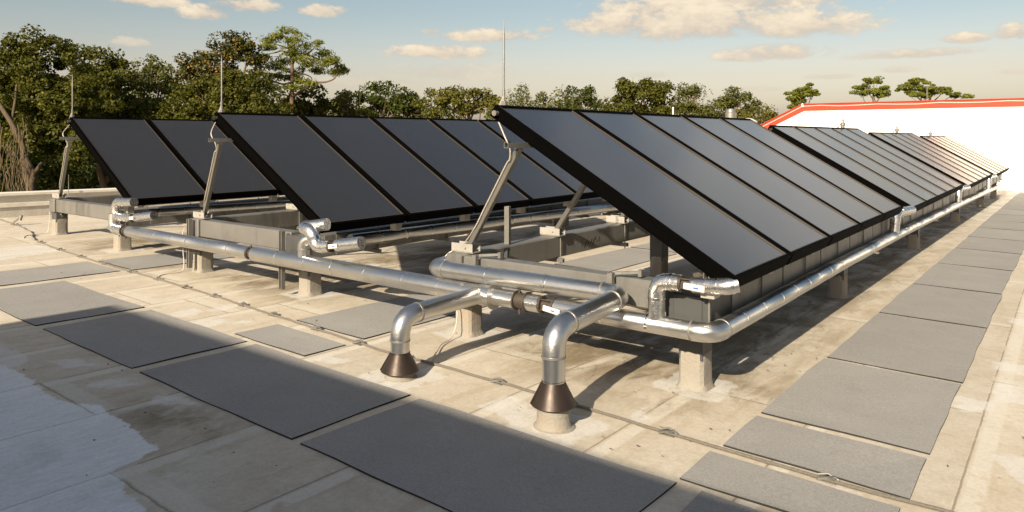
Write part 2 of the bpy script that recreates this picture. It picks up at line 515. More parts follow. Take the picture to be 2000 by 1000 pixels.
#==ROOF==
# ------------------------------------------------------------------ the roof
rng = random.Random(7); nr = np.random.default_rng(7)
PATCH = [[(-9.2, -1), (-6.9, .8), (-6.75, 1.6), (-6.52, 2.05), (-5.96, 2.06), (-5.44, 2.0), (-5.1, 2.16), (-4.78, 2.13), (-4.17, 2.08), (-4.09, 1.8), (-3.72, 1.72), (-3.4, 1.7), (-3.0, 1.2), (-3.0, -1)],
         [(-5.62, 2.27), (-5.42, 2.31), (-5.3, 2.64), (-5.36, 2.52), (-5.6, 2.48)],
         [(-7.25, 2.22), (-6.56, 2.27), (-6.4, 2.13), (-6.45, 2.0), (-7.0, 1.9)],
         [(-3.91, 1.90), (-3.80, 1.90), (-3.75, 1.98), (-3.86, 1.965)],
         [(-12.85, 3.9), (-12.8, 4.53), (-11.94, 4.54), (-11.66, 3.62), (-12.3, 3.3)],
         [(-7.14, 3.66), (-7.24, 3.95), (-7.0, 3.98), (-6.9, 3.7)], [(-7.05, 4.02), (-7.14, 4.5), (-7.02, 4.5), (-6.86, 4.05)],
         [(-6.7, 3.62), (-6.63, 3.97), (-6.45, 3.9), (-6.4, 3.64)], [(-6.42, 3.95), (-6.35, 4.1), (-6.22, 4.02), (-6.3, 3.9)],
         [(-.52, 7.55), (-.2, 7.65), (-.2, 7.2), (-.48, 7.3)], [(-.66, 6.28), (-.44, 6.33), (-.42, 6.05), (-.66, 5.94)],
         [(-.48, 6.88), (-.1, 6.95), (-.1, 6.42), (-.42, 6.34)], [(-3.2, 3.8), (-3.2, 4.12), (-2.92, 4.1), (-2.88, 3.74)],
         [(-.98, 3.8), (-.98, 4.2), (-.86, 4.25), (-.84, 3.85)], [(-5.85, 3.68), (-5.84, 3.98), (-5.7, 3.95), (-5.74, 3.68)],
         [(-4.9, 3.69), (-4.9, 3.82), (-4.65, 3.9), (-4.62, 3.72)], [(-2.3, 4.2), (-2.35, 4.55), (-2.2, 4.4)],
         [(-6.4, 2.3), (-6.1, 2.35), (-6.0, 2.5), (-6.3, 2.52)], [(-5.0, 2.5), (-4.8, 2.62), (-4.6, 2.6), (-4.9, 2.4)],
         [(-8.2, 2.15), (-7.6, 2.25), (-7.7, 2.05), (-8.3, 1.9)],
         [(-.55, 9.6), (-.1, 9.7), (-.1, 9.2), (-.5, 9.3)], [(-.4, 5.2), (-.1, 5.4), (.1, 5.1), (-.2, 4.9)]]
for px_, py_ in ((-2.24, 5.2), (-6.91, 5.2), (-4.46, 5.15), (-11.46, 5.17), (-2.62, 3.86), (-4.05, 3.87)):
    PATCH.append([(px_ - .27, py_ - .25), (px_ + .25, py_ - .27), (px_ + .27, py_ + .25), (px_ - .25, py_ + .26)])


def sdf_poly(P, X, Y):
    d = np.full(X.shape, 1e9); ins = np.zeros(X.shape, bool); k = len(P)
    for i in range(k):
        (ax, ay), (bx, by) = P[i], P[(i + 1) % k]
        ex, ey = bx - ax, by - ay; wx, wy = X - ax, Y - ay
        t = np.clip((wx * ex + wy * ey) / (ex * ex + ey * ey), 0, 1)
        d = np.minimum(d, np.hypot(wx - ex * t, wy - ey * t))
        c = ((ay > Y) != (by > Y)) & (X < ex * (Y - ay) / (ey if abs(ey) > 1e-9 else 1e-9) + ax)
        ins ^= c
    return np.where(ins, -d, d)


def roof_mat():
    m = bpy.data.materials.new('roof_membrane'); m.use_nodes = True
    n = N(m.node_tree); p = m.node_tree.nodes['Principled BSDF']
    pos = n.new('ShaderNodeNewGeometry').outputs['Position']; x, y, z = n.sep(pos)
    n1 = n.noise(pos, 1.1, 6, .6, .3); n2 = n.noise(pos, 7, 6, .65); n3 = n.noise(pos, 45, 4, .7); n4 = n.noise(pos, 160, 3, .7)
    nlong = n.noise(n.vm('MULTIPLY', pos, (2.2, .35, 1)), 2.2, 6, .65, .4)
    c = n.mix(n.ss(n1, .32, .68), (.455, .405, .325), (.515, .47, .395))
    c = n.mix(n.m('MULTIPLY', n.ss(n2, .42, .72), .42), c, (.375, .32, .24))
    n5 = n.noise(pos, 21, 7, .72, .5)
    c = n.mix(n.m('MULTIPLY', n.ss(n5, .52, .66), .30), c, (.34, .285, .21)); c = n.mix(n.m('MULTIPLY', n.ss(n5, .50, .36), .22), c, (.60, .57, .51))
    c = n.mix(n.m('MULTIPLY', n.ss(nlong, .47, .68), .42), c, (.36, .29, .195))
    # strip seams of the roofing rolls
    xw = n.m('ADD', x, n.m('MULTIPLY', n.m('SUBTRACT', n2, .5), .014))
    sx = n.m('DIVIDE', n.m('ADD', xw, 100.0 * .9 + 2.28), .9)
    idx = n.m('FLOOR', sx); fx = n.m('FRACT', sx)
    wn = n.new('ShaderNodeTexWhiteNoise', noise_dimensions='1D'); n.put(wn.inputs['W'], idx)
    tone = n.m('ADD', .92, n.m('MULTIPLY', wn.outputs[0], .14))
    c = n.mix(1.0, c, n.comb(tone, tone, tone), 'MULTIPLY')
    lap = n.m('MULTIPLY', n.ss(fx, .02, .05), n.ss(fx, .13, .16, 1, 0))
    c = n.mix(n.m('MULTIPLY', n.m('MULTIPLY', lap, n.ss(n2, .30, .5)), .75), c, (.55, .52, .455))
    line = n.m('MULTIPLY', n.ss(fx, .002, .009), n.ss(fx, .014, .024, 1, 0))
    line = n.m('MULTIPLY', line, n.ss(n.noise(pos, 3.1, 4, .6), .34, .50, .25, 1))
    yy = n.m('DIVIDE', n.m('ADD', n.m('ADD', y, n.m('MULTIPLY', wn.outputs[0], 3.1)), n.m('MULTIPLY', n.m('SUBTRACT', n2, .5), .05)), 3.1)
    fy = n.m('FRACT', yy)
    line2 = n.m('MULTIPLY', n.ss(fy, .0, .003), n.ss(fy, .004, .008, 1, 0))
    lap2 = n.m('MULTIPLY', n.ss(fy, .008, .012), n.ss(fy, .045, .055, 1, 0))
    c = n.mix(n.m('MULTIPLY', lap2, .55), c, (.54, .51, .44))
    c = n.mix(n.m('MULTIPLY', n.m('MAXIMUM', line, n.m('MULTIPLY', line2, .9)), .8), c, (.20, .165, .12))
    # brown water stains under and beside the racks
    c = n.mix(n.m('MULTIPLY', n.m('MULTIPLY', n.ss(y, 11, 34), n.ss(x, -4.5, -2.0)), .8), c, (.64, .62, .575))  # whiter coating toward the far wall, partly the wall's bounce light painted in
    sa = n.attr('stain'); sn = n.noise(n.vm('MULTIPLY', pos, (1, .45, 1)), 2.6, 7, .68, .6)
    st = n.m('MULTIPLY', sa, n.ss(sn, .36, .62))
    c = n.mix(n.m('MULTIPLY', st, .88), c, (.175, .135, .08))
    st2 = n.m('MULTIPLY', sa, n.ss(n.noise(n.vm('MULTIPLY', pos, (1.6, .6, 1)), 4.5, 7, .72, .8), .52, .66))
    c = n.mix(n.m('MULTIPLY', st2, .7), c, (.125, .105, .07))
    # white roof coating patches
    pa = n.attr('patch')
    pw = n.m('ADD', pa, n.m('MULTIPLY', n.m('SUBTRACT', n2, .5), .16)); pw = n.m('ADD', pw, n.m('MULTIPLY', n.m('SUBTRACT', n3, .5), .05))
    pm = n.ss(pw, -.010, .012, 1, 0)
    pm = n.m('MULTIPLY', pm, n.ss(n2, .20, .36, .55, 1))
    br = n.noise(n.vm('MULTIPLY', pos, (6, 1.2, 1)), 6, 6, .7, .3)
    wc = n.mix(n.ss(br, .3, .7), (.57, .58, .59), (.68, .69, .70))
    wc = n.mix(n.m('MULTIPLY', n.ss(n1, .52, .66), .6), wc, (.45, .44, .40))
    wc = n.mix(n.m('MULTIPLY', n.m('MAXIMUM', line, line2), .55), wc, (.28, .28, .27)); wc = n.mix(n.m('MULTIPLY', n.m('MAXIMUM', lap, lap2), .25), wc, (.70, .70, .69))
    c = n.mix(n.m('MULTIPLY', pm, .9), c, wc)
    pb = n.m('ADD', n.attr('thin_patch'), n.m('ADD', n.m('MULTIPLY', n.m('SUBTRACT', n2, .5), .22), n.m('MULTIPLY', n.m('SUBTRACT', n3, .5), .08)))
    pm2 = n.m('MULTIPLY', n.ss(pb, -.02, .015, 1, 0), n.ss(n.noise(pos, 12, 5, .7), .30, .55, .24, .56))
    c = n.mix(pm2, c, (.58, .58, .565))
    # fine grit, dark specks
    g = n.m('ADD', .64, n.m('ADD', n.m('MULTIPLY', n3, .42), n.m('MULTIPLY', n4, .30)))
    c = n.mix(1.0, c, n.comb(g, g, g), 'MULTIPLY')
    vo = n.new('ShaderNodeTexVoronoi', feature='F1'); n.put(vo.inputs['Vector'], pos); vo.inputs['Scale'].default_value = 9
    sp = n.m('MULTIPLY', n.ss(vo.outputs['Distance'], .04, .09, 1, 0), n.ss(n.noise(pos, 1.9, 3, .6), .5, .62))
    c = n.mix(n.m('MULTIPLY', sp, .8), c, (.09, .07, .05))
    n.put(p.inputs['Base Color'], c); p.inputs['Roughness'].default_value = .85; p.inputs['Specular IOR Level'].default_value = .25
    b = n.new('ShaderNodeBump'); b.inputs['Strength'].default_value = .5; b.inputs['Distance'].default_value = .012
    hgt = n.m('ADD', n.m('MULTIPLY', n2, .5), n.m('ADD', n.m('MULTIPLY', n3, .25), n.m('MULTIPLY', lap, .25)))
    n.put(b.inputs['Height'], hgt); n.put(p.inputs['Normal'], b.outputs[0])
    return m


def grid_mesh(name, xs, ys, zf):
    X, Y = np.meshgrid(xs, ys); nx, ny = len(xs), len(ys)
    co = np.stack([X, Y, zf(X, Y)], -1).reshape(-1, 3)
    i = np.arange(ny - 1)[:, None] * nx + np.arange(nx - 1)[None, :]
    f = np.stack([i, i + 1, i + nx + 1, i + nx], -1).reshape(-1, 4)
    me = bpy.data.meshes.new(name); me.from_pydata(co.tolist(), [], f.tolist())
    return me, X.ravel(), Y.ravel()


xs = np.concatenate([[-17.08], np.arange(-16.8, -13, .3), np.arange(-13, .6, .06), np.arange(.7, 16, .6)])
ys = np.concatenate([np.arange(-10, .5, .5), np.arange(.5, 8, .06), np.arange(8, 16, .2), np.arange(16, 41, .5)])
me, X, Y = grid_mesh('roof', xs, ys, lambda X, Y: zr(X, Y))
pd = np.full(X.shape, 5.0)
thin = np.full(X.shape, 5.0)
for i, P in enumerate(PATCH):
    q_ = sdf_poly(P, X, Y)
    if i == 0:
        pd = np.minimum(pd, q_)
    else:
        thin = np.minimum(thin, q_)


def blob(a, b, w):
    return np.exp(-np.maximum(0, np.maximum(a - X, X - b)) ** 2 / w ** 2)


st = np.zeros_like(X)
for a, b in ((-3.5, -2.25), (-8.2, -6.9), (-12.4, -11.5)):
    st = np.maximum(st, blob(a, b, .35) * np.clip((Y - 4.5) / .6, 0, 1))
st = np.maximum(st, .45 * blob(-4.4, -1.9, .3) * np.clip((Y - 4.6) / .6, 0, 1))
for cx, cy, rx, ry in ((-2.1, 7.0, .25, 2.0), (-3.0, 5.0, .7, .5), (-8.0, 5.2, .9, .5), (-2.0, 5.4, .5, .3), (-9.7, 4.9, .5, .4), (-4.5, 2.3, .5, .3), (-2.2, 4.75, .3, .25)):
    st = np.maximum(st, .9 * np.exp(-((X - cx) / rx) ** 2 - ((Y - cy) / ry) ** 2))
for nm, arr in (('patch', pd), ('thin_patch', thin), ('stain', st)):
    at = me.attributes.new(nm, 'FLOAT', 'POINT'); at.data.foreach_set('value', arr.astype(np.float32))
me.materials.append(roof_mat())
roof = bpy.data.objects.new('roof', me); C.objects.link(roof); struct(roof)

# land round the building
bm = BM(); bmesh.ops.create_grid(bm, x_segments=1, y_segments=1, size=900)
for v in bm.verts:
    v.co.z = -5.6
struct(put('ground', bm, GRASS))

# low parapet along the left edge of the roof
pt = thing('parapet', 'low pale parapet wall with stepped ledge along the left roof edge below the trees', 'parapet', (-17.1, 16, zr(-17.1, 16)))
bm = BM(); PX = -17.1


def sloped(bm, x0, x1, y0, y1, h0, h1, n=12, wob=0.0):
    """wall piece that follows the fall of the roof"""
    rows = []
    for i in range(n + 1):
        y = y0 + (y1 - y0) * i / n; q = RB * y - RA * 17.1; w = rng.uniform(-wob, wob)
        rows.append([bm.verts.new((x, y, q + h + w)) for x, h in ((x1, h0), (x1, h1), (x0, h1), (x0, h0))])
    for a, b in zip(rows[:-1], rows[1:]):
        for k in range(4):
            bm.faces.new((a[k], a[(k + 1) % 4], b[(k + 1) % 4], b[k]))
    bm.faces.new(list(reversed(rows[0]))); bm.faces.new(rows[-1])


sloped(bm, -17.5, PX, -9.9, 39.9, -5.6, .44); put('wall', bm, PARA, pt)
bm = BM(); sloped(bm, PX + .002, PX + .06, -9.8, 39.8, -.03, .205); put('base_flashing', bm, PARA, pt)
bm = BM(); sloped(bm, PX + .003, PX + .085, -9.7, 39.7, .21, .285, 40, .004); put('ledge', bm, COPE, pt)
bm = BM(); sloped(bm, -17.56, PX + .05, -9.9, 39.9, .443, .49, 40, .004); put('coping', bm, COPE, pt)
bm = BM(); tube(bm, [(-17.0, 6.55, .6), (-17.0, 6.55, .86)], .007, 8); tube(bm, [(-17.0, 6.55, .85), (-17.0, 6.55, 1.02)], .004, 8)
tube(bm, [(-17.0, 6.55, .585), (-17.0, 6.55, .62)], .02, 8)
tag(put('lightning_rod', bm, GALVP, loc=(-17.0, 6.55, .6), smooth=True), 'short thin lightning rod standing on the parapet coping at far left', 'lightning rod', 'lightning rods')

# white wing at the far end of the roof
wb = thing('white_building', 'white walled taller wing with red roof trim closing the far right end', 'building', (-4, 44, -.7))
YW = 39.97
bm = BM(); prism(bm, [(-17.4, -5.6), (-17.4, .40), (-11.2, 3.46), (14, 3.46), (14, -5.6)], YW, YW + 14); put('wall', bm, WALLW, wb)
bm = BM()
prism(bm, [(-17.6, .0), (-17.6, .34), (-11.2, 3.53), (14.2, 3.53), (14.2, 3.2), (-11.12, 3.2)], YW - .06, YW - .003)
put('red_trim', bm, REDTR, wb)
bm = BM(); prism(bm, [(-17.7, .345), (-11.22, 3.57), (14.3, 3.57), (14.3, 3.535), (-11.2, 3.535), (-17.7, .31)], YW - .10, YW + 14.1); put('roof_edge', bm, REDTR, wb)
bm = BM()
ps = [(-17.5, YW - .075, .27)] + [(-11.2 - 6.3 * t, YW - .075, 3.42 - 3.15 * t) for t in (.9, .7, .5, .3, .1)] + [(-11.2, YW - .075, 3.43)]
ps += [(-11.2 + i * .9, YW - .075, 3.42 + (.035 if i % 3 == 1 else -.015 if i % 4 == 2 else 0)) for i in range(1, 28)]
tube(bm, ps, .022, 6); put('lightning_cable', bm, CABLEW, wb, smooth=True)
bm = BM(); lathe(bm, (-11.2, YW - .09, 3.38), [(.07, 0), (.07, .1), (.03, .2)], 10); put('cable_bracket', bm, WHITEP, wb)
bm = BM(); lathe(bm, (-5.42, YW - .02, 3.575), [(.09, 0), (.09, .05), (.03, .09), (.018, .1), (.018, .55), (.004, .9)], 8)
tag(put('lightning_rod', bm, GALVP, loc=(-5.42, YW - .02, 3.575)), 'small white lightning rod on the red trim of the white wing', 'lightning rod', 'lightning rods')

# taller block behind the viewpoint: its shade covers the front of the roof
kb = thing('rooftop_block', 'plain pale rooftop block whose shade falls across the front walkway', 'building', (2, -8, .1))
bm = BM(); box(bm, -6.5, 16, -14, -3.95, -5.6, 4.1); put('wall', bm, WALLW, kb)
bm = BM(); box(bm, -6.52, 16.1, -14.1, -3.93, 4.1, 4.2); put('coping', bm, COPE, kb)

# ------------------------------------------------------------------ walkway mats
def walk_pad(x0, x1, y0, y1, label, seed):
    r = random.Random(seed); bm = BM(); th = .009
    nx, ny = max(3, int((x1 - x0) / .16)), max(3, int((y1 - y0) / .16))
    ph = [r.uniform(0, 6.3) for _ in range(8)]
    def edge(t, k):
        return .0045 * math.sin(3.3 * t + ph[k]) + .0035 * math.sin(8.1 * t + ph[k + 4])
    top = {}
    for i in range(nx + 1):
        for j in range(ny + 1):
            x = x0 + (x1 - x0) * i / nx; y = y0 + (y1 - y0) * j / ny
            if i == 0: x += edge(y, 0)
            if i == nx: x += edge(y, 1)
            if j == 0: y += edge(x, 2)
            if j == ny: y += edge(x, 3)
            rim = i in (0, nx) or j in (0, ny)
            z = zr(x, y) + th + (.004 * abs(math.sin(2.1 * x + 3.3 * y + ph[0])) if rim else .002 * math.sin(1.7 * x + ph[1]))
            top[i, j] = bm.verts.new((x, y, z))
    for i in range(nx):
        for j in range(ny):
            bm.faces.new((top[i, j], top[i + 1, j], top[i + 1, j + 1], top[i, j + 1]))
    ring = [(i, 0) for i in range(nx)] + [(nx, j) for j in range(ny)] + [(i, ny) for i in range(nx, 0, -1)] + [(0, j) for j in range(ny, 0, -1)]
    low = [bm.verts.new((top[k].co.x, top[k].co.y, zr(top[k].co.x, top[k].co.y) + .001)) for k in ring]
    for a in range(len(ring)):
        b = (a + 1) % len(ring)
        f = bm.faces.new((top[ring[b]], top[ring[a]], low[a], low[b])); f.material_index = 1
    c = ((x0 + x1) / 2, (y0 + y1) / 2, zr((x0 + x1) / 2, (y0 + y1) / 2))
    o = put('walkway_mat', bm, WALK, loc=c, extra=[MATEDGE])
    return tag(o, label, 'walkway mat', 'grey walkway mats laid on the roof')


XL, XRR = -1.67, -.665
walk_pad(XL - .02, XRR - .01, 3.70, 4.13, 'narrow grey mat in the right walkway, just before the cable crossing, half in shade', 1)
walk_pad(XL, XRR, 4.27, 4.88, 'short grey mat in the right walkway, just behind the cable crossing', 2)
yy = 4.97; mlen = [1.62, 2.14, 2.15, 2.2, 2.2, 2.2, 2.2, 2.25, 2.2, 2.2, 2.2, 2.2, 2.2, 2.2, 2.2]
for i, L in enumerate(mlen):
    walk_pad(XL + rng.uniform(-.01, .01), XRR + rng.uniform(-.01, .01), yy, yy + L,
             ORD[i] + ' full grey mat in the right walkway, counting away from the cable crossing', 10 + i)
    yy += L + .06
fx = [(-1.53, .4, 'shaded grey mat cut by the bottom edge, right of the largest mat'),
      (-3.60, -1.68, 'largest looking shaded grey mat in the front walkway, nearest the two copper cones'),
      (-5.58, -3.70, 'second grey mat of the front walkway, shaded, left of the largest one'),
      (-7.42, -5.72, 'third grey mat of the front walkway, shaded with a kinked left edge'),
      (-9.55, -7.58, 'fourth grey mat of the front walkway, half lit by the sun')]
for i, (a, b, lab) in enumerate(fx):
    walk_pad(a, b, 2.64, 3.63, lab, 40 + i)
walk_pad(-10.70, -9.75, 2.45, 4.37, 'sunlit grey mat at the left picture edge, before the roof cable', 50)
walk_pad(-10.70, -9.70, 4.50, 6.9, 'sunlit grey mat between the left and middle racks, behind the roof cable', 51)
walk_pad(-10.70, -9.70, 7.0, 9.2, 'grey mat farther back in the aisle between left and middle racks', 54)
walk_pad(-6.01, -5.0, 3.70, 4.14, 'small square sunlit grey mat before the roof cable, left of the small cone', 52)
walk_pad(-6.01, -5.03, 4.36, 6.5, 'large sunlit grey mat behind the roof cable with the pipe shadow across it', 53)
for i, (a, b) in enumerate(((6.58, 8.75), (8.85, 11.1), (11.2, 13.4))):
    walk_pad(-6.0, -5.1, a, b, ORD[i + 1] + ' grey mat in the aisle between middle and right racks, seen under the right rack', 60 + i)

#==COLLECTORS==
# ------------------------------------------------------------------ solar collectors
TILT = R(30.39); LP = 2.412; PW = 1.24; TH = .105
dS = Vector((math.cos(TILT), 0, -math.sin(TILT))); nS = Vector((math.sin(TILT), 0, math.cos(TILT))); eY = Vector((0, 1, 0))


def make_panel():
    """collector with its top near corner at the origin"""
    t = thing('solar_collector', '', 'solar panel', (0, 0, 0), 'solar collectors on the roof racks')
    M = Matrix(((dS.x, 0, nS.x, 0), (0, 1, 0, 0), (dS.z, 0, nS.z, 0), (0, 0, 0, 1)))
    w = PW - .045; lip = .034
    bm = BM()
    box(bm, 0, LP, 0, lip, -TH, 0, .003, M); box(bm, 0, LP, w - lip, w, -TH, 0, .003, M)
    box(bm, 0, lip, lip, w - lip, -TH, 0, .003, M); box(bm, LP - lip, LP, lip, w - lip, -TH, 0, .003, M)
    box(bm, lip, LP - lip, lip, w - lip, -TH + .004, -TH + .010, 0, M)
    # raised bead along the flank
    for y0, y1 in ((-.006, 0), (w, w + .006)):
        box(bm, .01, LP - .01, y0, y1, -.026, -.004, 0, M); box(bm, .01, LP - .01, y0, y1, -TH, -TH + .012, 0, M)
    put('frame', bm, FRAME, t)
    bm = BM(); box(bm, lip, LP - lip, lip, w - lip, -.016, -.010, 0, M); g = put('glass_cover', bm, GLASS, t)
    bm = BM()
    box(bm, lip, LP - lip, w - lip - .008, w - lip - .0005, -.0098, -.001, 0, M); box(bm, lip, LP - lip, lip + .0005, lip + .008, -.0098, -.001, 0, M)
    box(bm, LP - lip - .008, LP - lip - .0005, lip + .009, w - lip - .009, -.0098, -.001, 0, M)
    put('glazing_strip', bm, STRIP, t)
    for u in (.06, LP - .06):
        bm = BM(); c = dS * u - nS * .05
        tube(bm, [c + eY * (w - .0), c + eY * (w + .045)], .022, 12); tube(bm, [c + eY * (w + .012), c + eY * (w + .034)], .034, 8)
        put('pipe_union', bm, FRAME, t, smooth=True)
    return t


ROWS = {'right': dict(xt=-3.834, zt=2.108, xF=(-2.33, -2.02), xR=(-4.55, -4.37), y0=4.76, zb=.765),
        'middle': dict(xt=-8.22, zt=2.136, xF=(-7.0, -6.69), xR=(-9.13, -8.94), y0=4.80, zb=.765),
        'left': dict(xt=-12.67, zt=2.15, xF=(-11.55, -11.25), xR=(-13.96, -13.76), y0=4.90, zb=.77)}
BANKS = {'right': [(4.76, 0.0, 'near'), (11.85, -.083, 'second'), (19.18, -.165, 'third'), (26.8, -.245, 'far')],
         'middle': [(4.80, 0, 'near'), (11.9, -.083, 'second')], 'left': [(4.90, 0, 'near')]}
proto = None; BANK1 = []
for row, banks in BANKS.items():
    q = ROWS[row]
    for y0, dz, bn in banks:
        for k in range(5):
            loc = (q['xt'], y0 + k * PW, q['zt'] + dz)
            lab = f'{ORD[k]} dark glass collector from the near end of the {bn} bank in the {row} row'
            if proto is None:
                proto = make_panel(); proto.location = loc; proto['label'] = lab
            else:
                pn_ = dup(proto, loc, lab)
            if k == 0:
                pn_ = proto if len(BANK1) == 0 else pn_
                BANK1.append(pn_); bm = BM(); c_ = Vector(loc) + dS * .06 - nS * .05
                tube(bm, [c_ + Vector((0, .0, 0)), c_ - Vector((0, .035, 0))], .020, 14); tube(bm, [c_ - Vector((0, .035, 0)), c_ - Vector((0, .045, 0))], .024, 14)
                put('header_cap', bm, GALVP, pn_, smooth=True)

# ------------------------------------------------------------------ racks
def post(rack, x, y, ztop, hs, w=.19, seed=0):
    r = random.Random(seed); zb = zr(x, y)
    bm = BM(); box(bm, x - w / 2, x + w / 2, y - w / 2, y + w / 2, zb + hs - .05, ztop, .006)
    p = put('post', bm, DARKST, rack)
    bm = BM(); prof = [(.125, -.005), (.108, .02), (.101, .05), (.0995, hs * .6), (.099, hs - .012), (.0965, hs)]
    rings = []
    for rr, z in prof:
        ring = []
        for k in range(24):
            a = 2 * math.pi * (k + .5) / 24; c, s = math.cos(a), math.sin(a)
            f = (abs(c) ** 7 + abs(s) ** 7) ** (-1 / 7) * rr * (1 + r.uniform(-.012, .012))
            ring.append(bm.verts.new((x + c * f, y + s * f, zb + z + (r.uniform(-.012, .012) if z > hs * .9 else 0))))
        rings.append(ring)
    for a, b in zip(rings[:-1], rings[1:]):
        for k in range(24):
            bm.faces.new((a[k], a[(k + 1) % 24], b[(k + 1) % 24], b[k]))
    bm.faces.new(rings[-1])
    put('stucco_base', bm, STUCCO, p, smooth=True)


def strut(rack, q, y, dz, lean=.42):
    """leaning back strut with its saddle bracket, tie rod and lower clamp"""
    xr = (q['xR'][0] + q['xR'][1]) / 2; zb = q['zb'] + dz; xt = q['xt'] + .33; zt = q['zt'] + dz - .33 * math.tan(TILT) - .15
    a = Vector((xr + .05, y, zb + .05)); b = Vector((xt, y - lean, zt))
    bm = BM(); bar(bm, a, b, .048, .048, (0, 1, 0), .004); s = put('strut', bm, GALVP, rack)
    bm = BM(); xa = q['xR'][0] - .03; xb = q['xR'][1] + .045
    box(bm, xa, xb, y - .06, y - .052, zb + .012, zb + .085); box(bm, xa, xb, y + .052, y + .06, zb + .012, zb + .085)
    box(bm, xa, xb, y - .052, y + .052, zb + .002, zb + .012)
    tube(bm, [(xr + .05, y - .075, zb + .05), (xr + .05, y + .075, zb + .05)], .010, 8)
    put('saddle_bracket', bm, BRACK, s)
    bm = BM(); tube(bm, [(q['xR'][1] + .02, y, zb - .31), (q['xR'][1] + .02, y, zb + .03)], .007, 8); put('tie_rod', bm, GALV, s)
    bm = BM(); channel(bm, (q['xR'][0] - .05, y, zb - .262), (q['xR'][1] + .06, y, zb - .262), .042, .042); put('lower_channel', bm, GALV, s)
    bm = BM(); tube(bm, [b + Vector((-.03, -.035, -.035)), b + Vector((-.03, .035, -.035))], .009, 8); put('top_bolt', bm, GALVP, s)


def make_rack(row, label, posts_f, posts_r, ylen):
    q = ROWS[row]; y0 = q['y0'] + .17
    rk = thing('collector_rack', label, 'rack', ((q['xF'][0] + q['xR'][0]) / 2, y0, zr(q['xF'][0], y0)), 'galvanized racks under the collectors')
    banks = BANKS[row]
    for i, (ys_, dz, bn) in enumerate(banks):
        ya = ys_ + .17; yb = (banks[i + 1][0] + .165 if i + 1 < len(banks) else ys_ + 5 * PW + .1)
        zt = q['zb'] + dz; h = .235
        # rear beam and front beam of this bank
        bm = BM(); box(bm, q['xR'][0], q['xR'][1], ya, yb, zt - h, zt, .014); put('beam', bm, GALV, rk)
        bm = BM(); box(bm, q['xF'][0], q['xF'][1], ya, yb, zt - h - .06, zt - .045, .012); fb = put('beam', bm, DARKST if i == 0 and row == 'right' else GALV, rk)
        # cover plates on the outer face of the front beam
        bm = BM(); k = 0; yy = ya + .42
        while yy + .5 < yb:
            ln = min(1.21, yb - yy - .02)
            box(bm, q['xF'][1] + .0005, q['xF'][1] + .008, yy, yy + ln, zt - h - .05, zt - .05, .002); yy += 1.24
        put('cover_plate', bm, GALV, fb)
        for j in range(6):
            bm = BM()
            y = ys_ + j * PW + (.12 if j == 0 else -.02 if j < 5 else -.14)
            bar(bm, (q['xF'][1] + .02, y, zt - h - .10), (q['xF'][1] + .02, y, zt + .0), .012, .012)
            box(bm, q['xF'][0] - .04, q['xF'][1] + .05, y - .025, y + .025, zt - h - .105, zt - h - .065)
            put('panel_tie', bm, GALV, rk)
        for j in range(6):
            bm = BM()
            y = ys_ + j * PW - .02 + (.09 if j == 0 else 0)
            xc = q['xt'] + 1.86; zc = q['zt'] + dz - 1.86 * math.tan(TILT) - .135
            box(bm, xc - .05, xc + .05, y - .05, y + .05, zt - .043, zc - .02, .003)
            put('lower_clip', bm, BRACK, rk)
        # cross beam at the near end, upper and lower rails
        bm = BM(); box(bm, q['xR'][1] + .002, q['xF'][0] - .002, ya + .03, ya + .19, zt - h + .005, zt - .012, .012); put('cross_beam', bm, GALV, rk)
        bm = BM(); box(bm, q['xR'][1] + .002, q['xF'][0] - .002, yb - .5, yb - .34, zt - h + .005, zt - .012, .012); put('cross_beam', bm, GALV, rk)
        xr_ = q['xt'] + .33; zr_ = q['zt'] + dz - .33 * math.tan(TILT) - .146
        bm = BM(); channel(bm, (xr_, ys_ - .27, zr_), (xr_, ys_ + 5 * PW, zr_), .042, .042); put('rail', bm, GALVP, rk)
        xr_ = q['xt'] + 1.86; zr_ = q['zt'] + dz - 1.86 * math.tan(TILT) - .137
        bm = BM(); channel(bm, (xr_, ys_ + .0, zr_), (xr_, ys_ + 5 * PW - .05, zr_), .042, .042); put('rail', bm, GALVP, rk)
        for j in range(5):
            strut(rk, q, ya + .17 + j * 1.43 if row == 'right' else ya + .12 + j * 1.43, dz)
    xf = (q['xF'][0] + q['xF'][1]) / 2 - .065; xr = (q['xR'][0] + q['xR'][1]) / 2
    def ztop(y, cut):
        dz = 0
        for ys_, d, _ in banks:
            if y > ys_: dz = d
        return q['zb'] + dz - .235 - cut
    for i, (y, hs) in enumerate(posts_f):
        post(rk, xf, y, ztop(y, .062), hs, seed=i)
    for i, (y, hs) in enumerate(posts_r):
        post(rk, xr, y, ztop(y, .002), hs, seed=50 + i)
    return rk


rk3 = make_rack('right', 'long galvanized rack carrying the four collector banks of the right row', [(5.2, .27), (9.45, .27), (14.9, .27), (21.0, .27), (27.6, .26), (32.6, .25)],
                [(5.15, .45), (9.13, .27), (14.9, .27), (21, .27), (27.6, .26), (32.6, .25)], 28)
rk2 = make_rack('middle', 'galvanized rack carrying the collectors of the middle row', [(5.2, .27), (10.4, .27), (15.6, .27)], [(5.1, .27), (10.4, .27), (15.6, .27)], 13)
rk1 = make_rack('left', 'galvanized rack carrying the collectors of the left row, nearest the trees', [(5.17, .27), (10.4, .27)], [(5.2, .27), (10.4, .27)], 7)
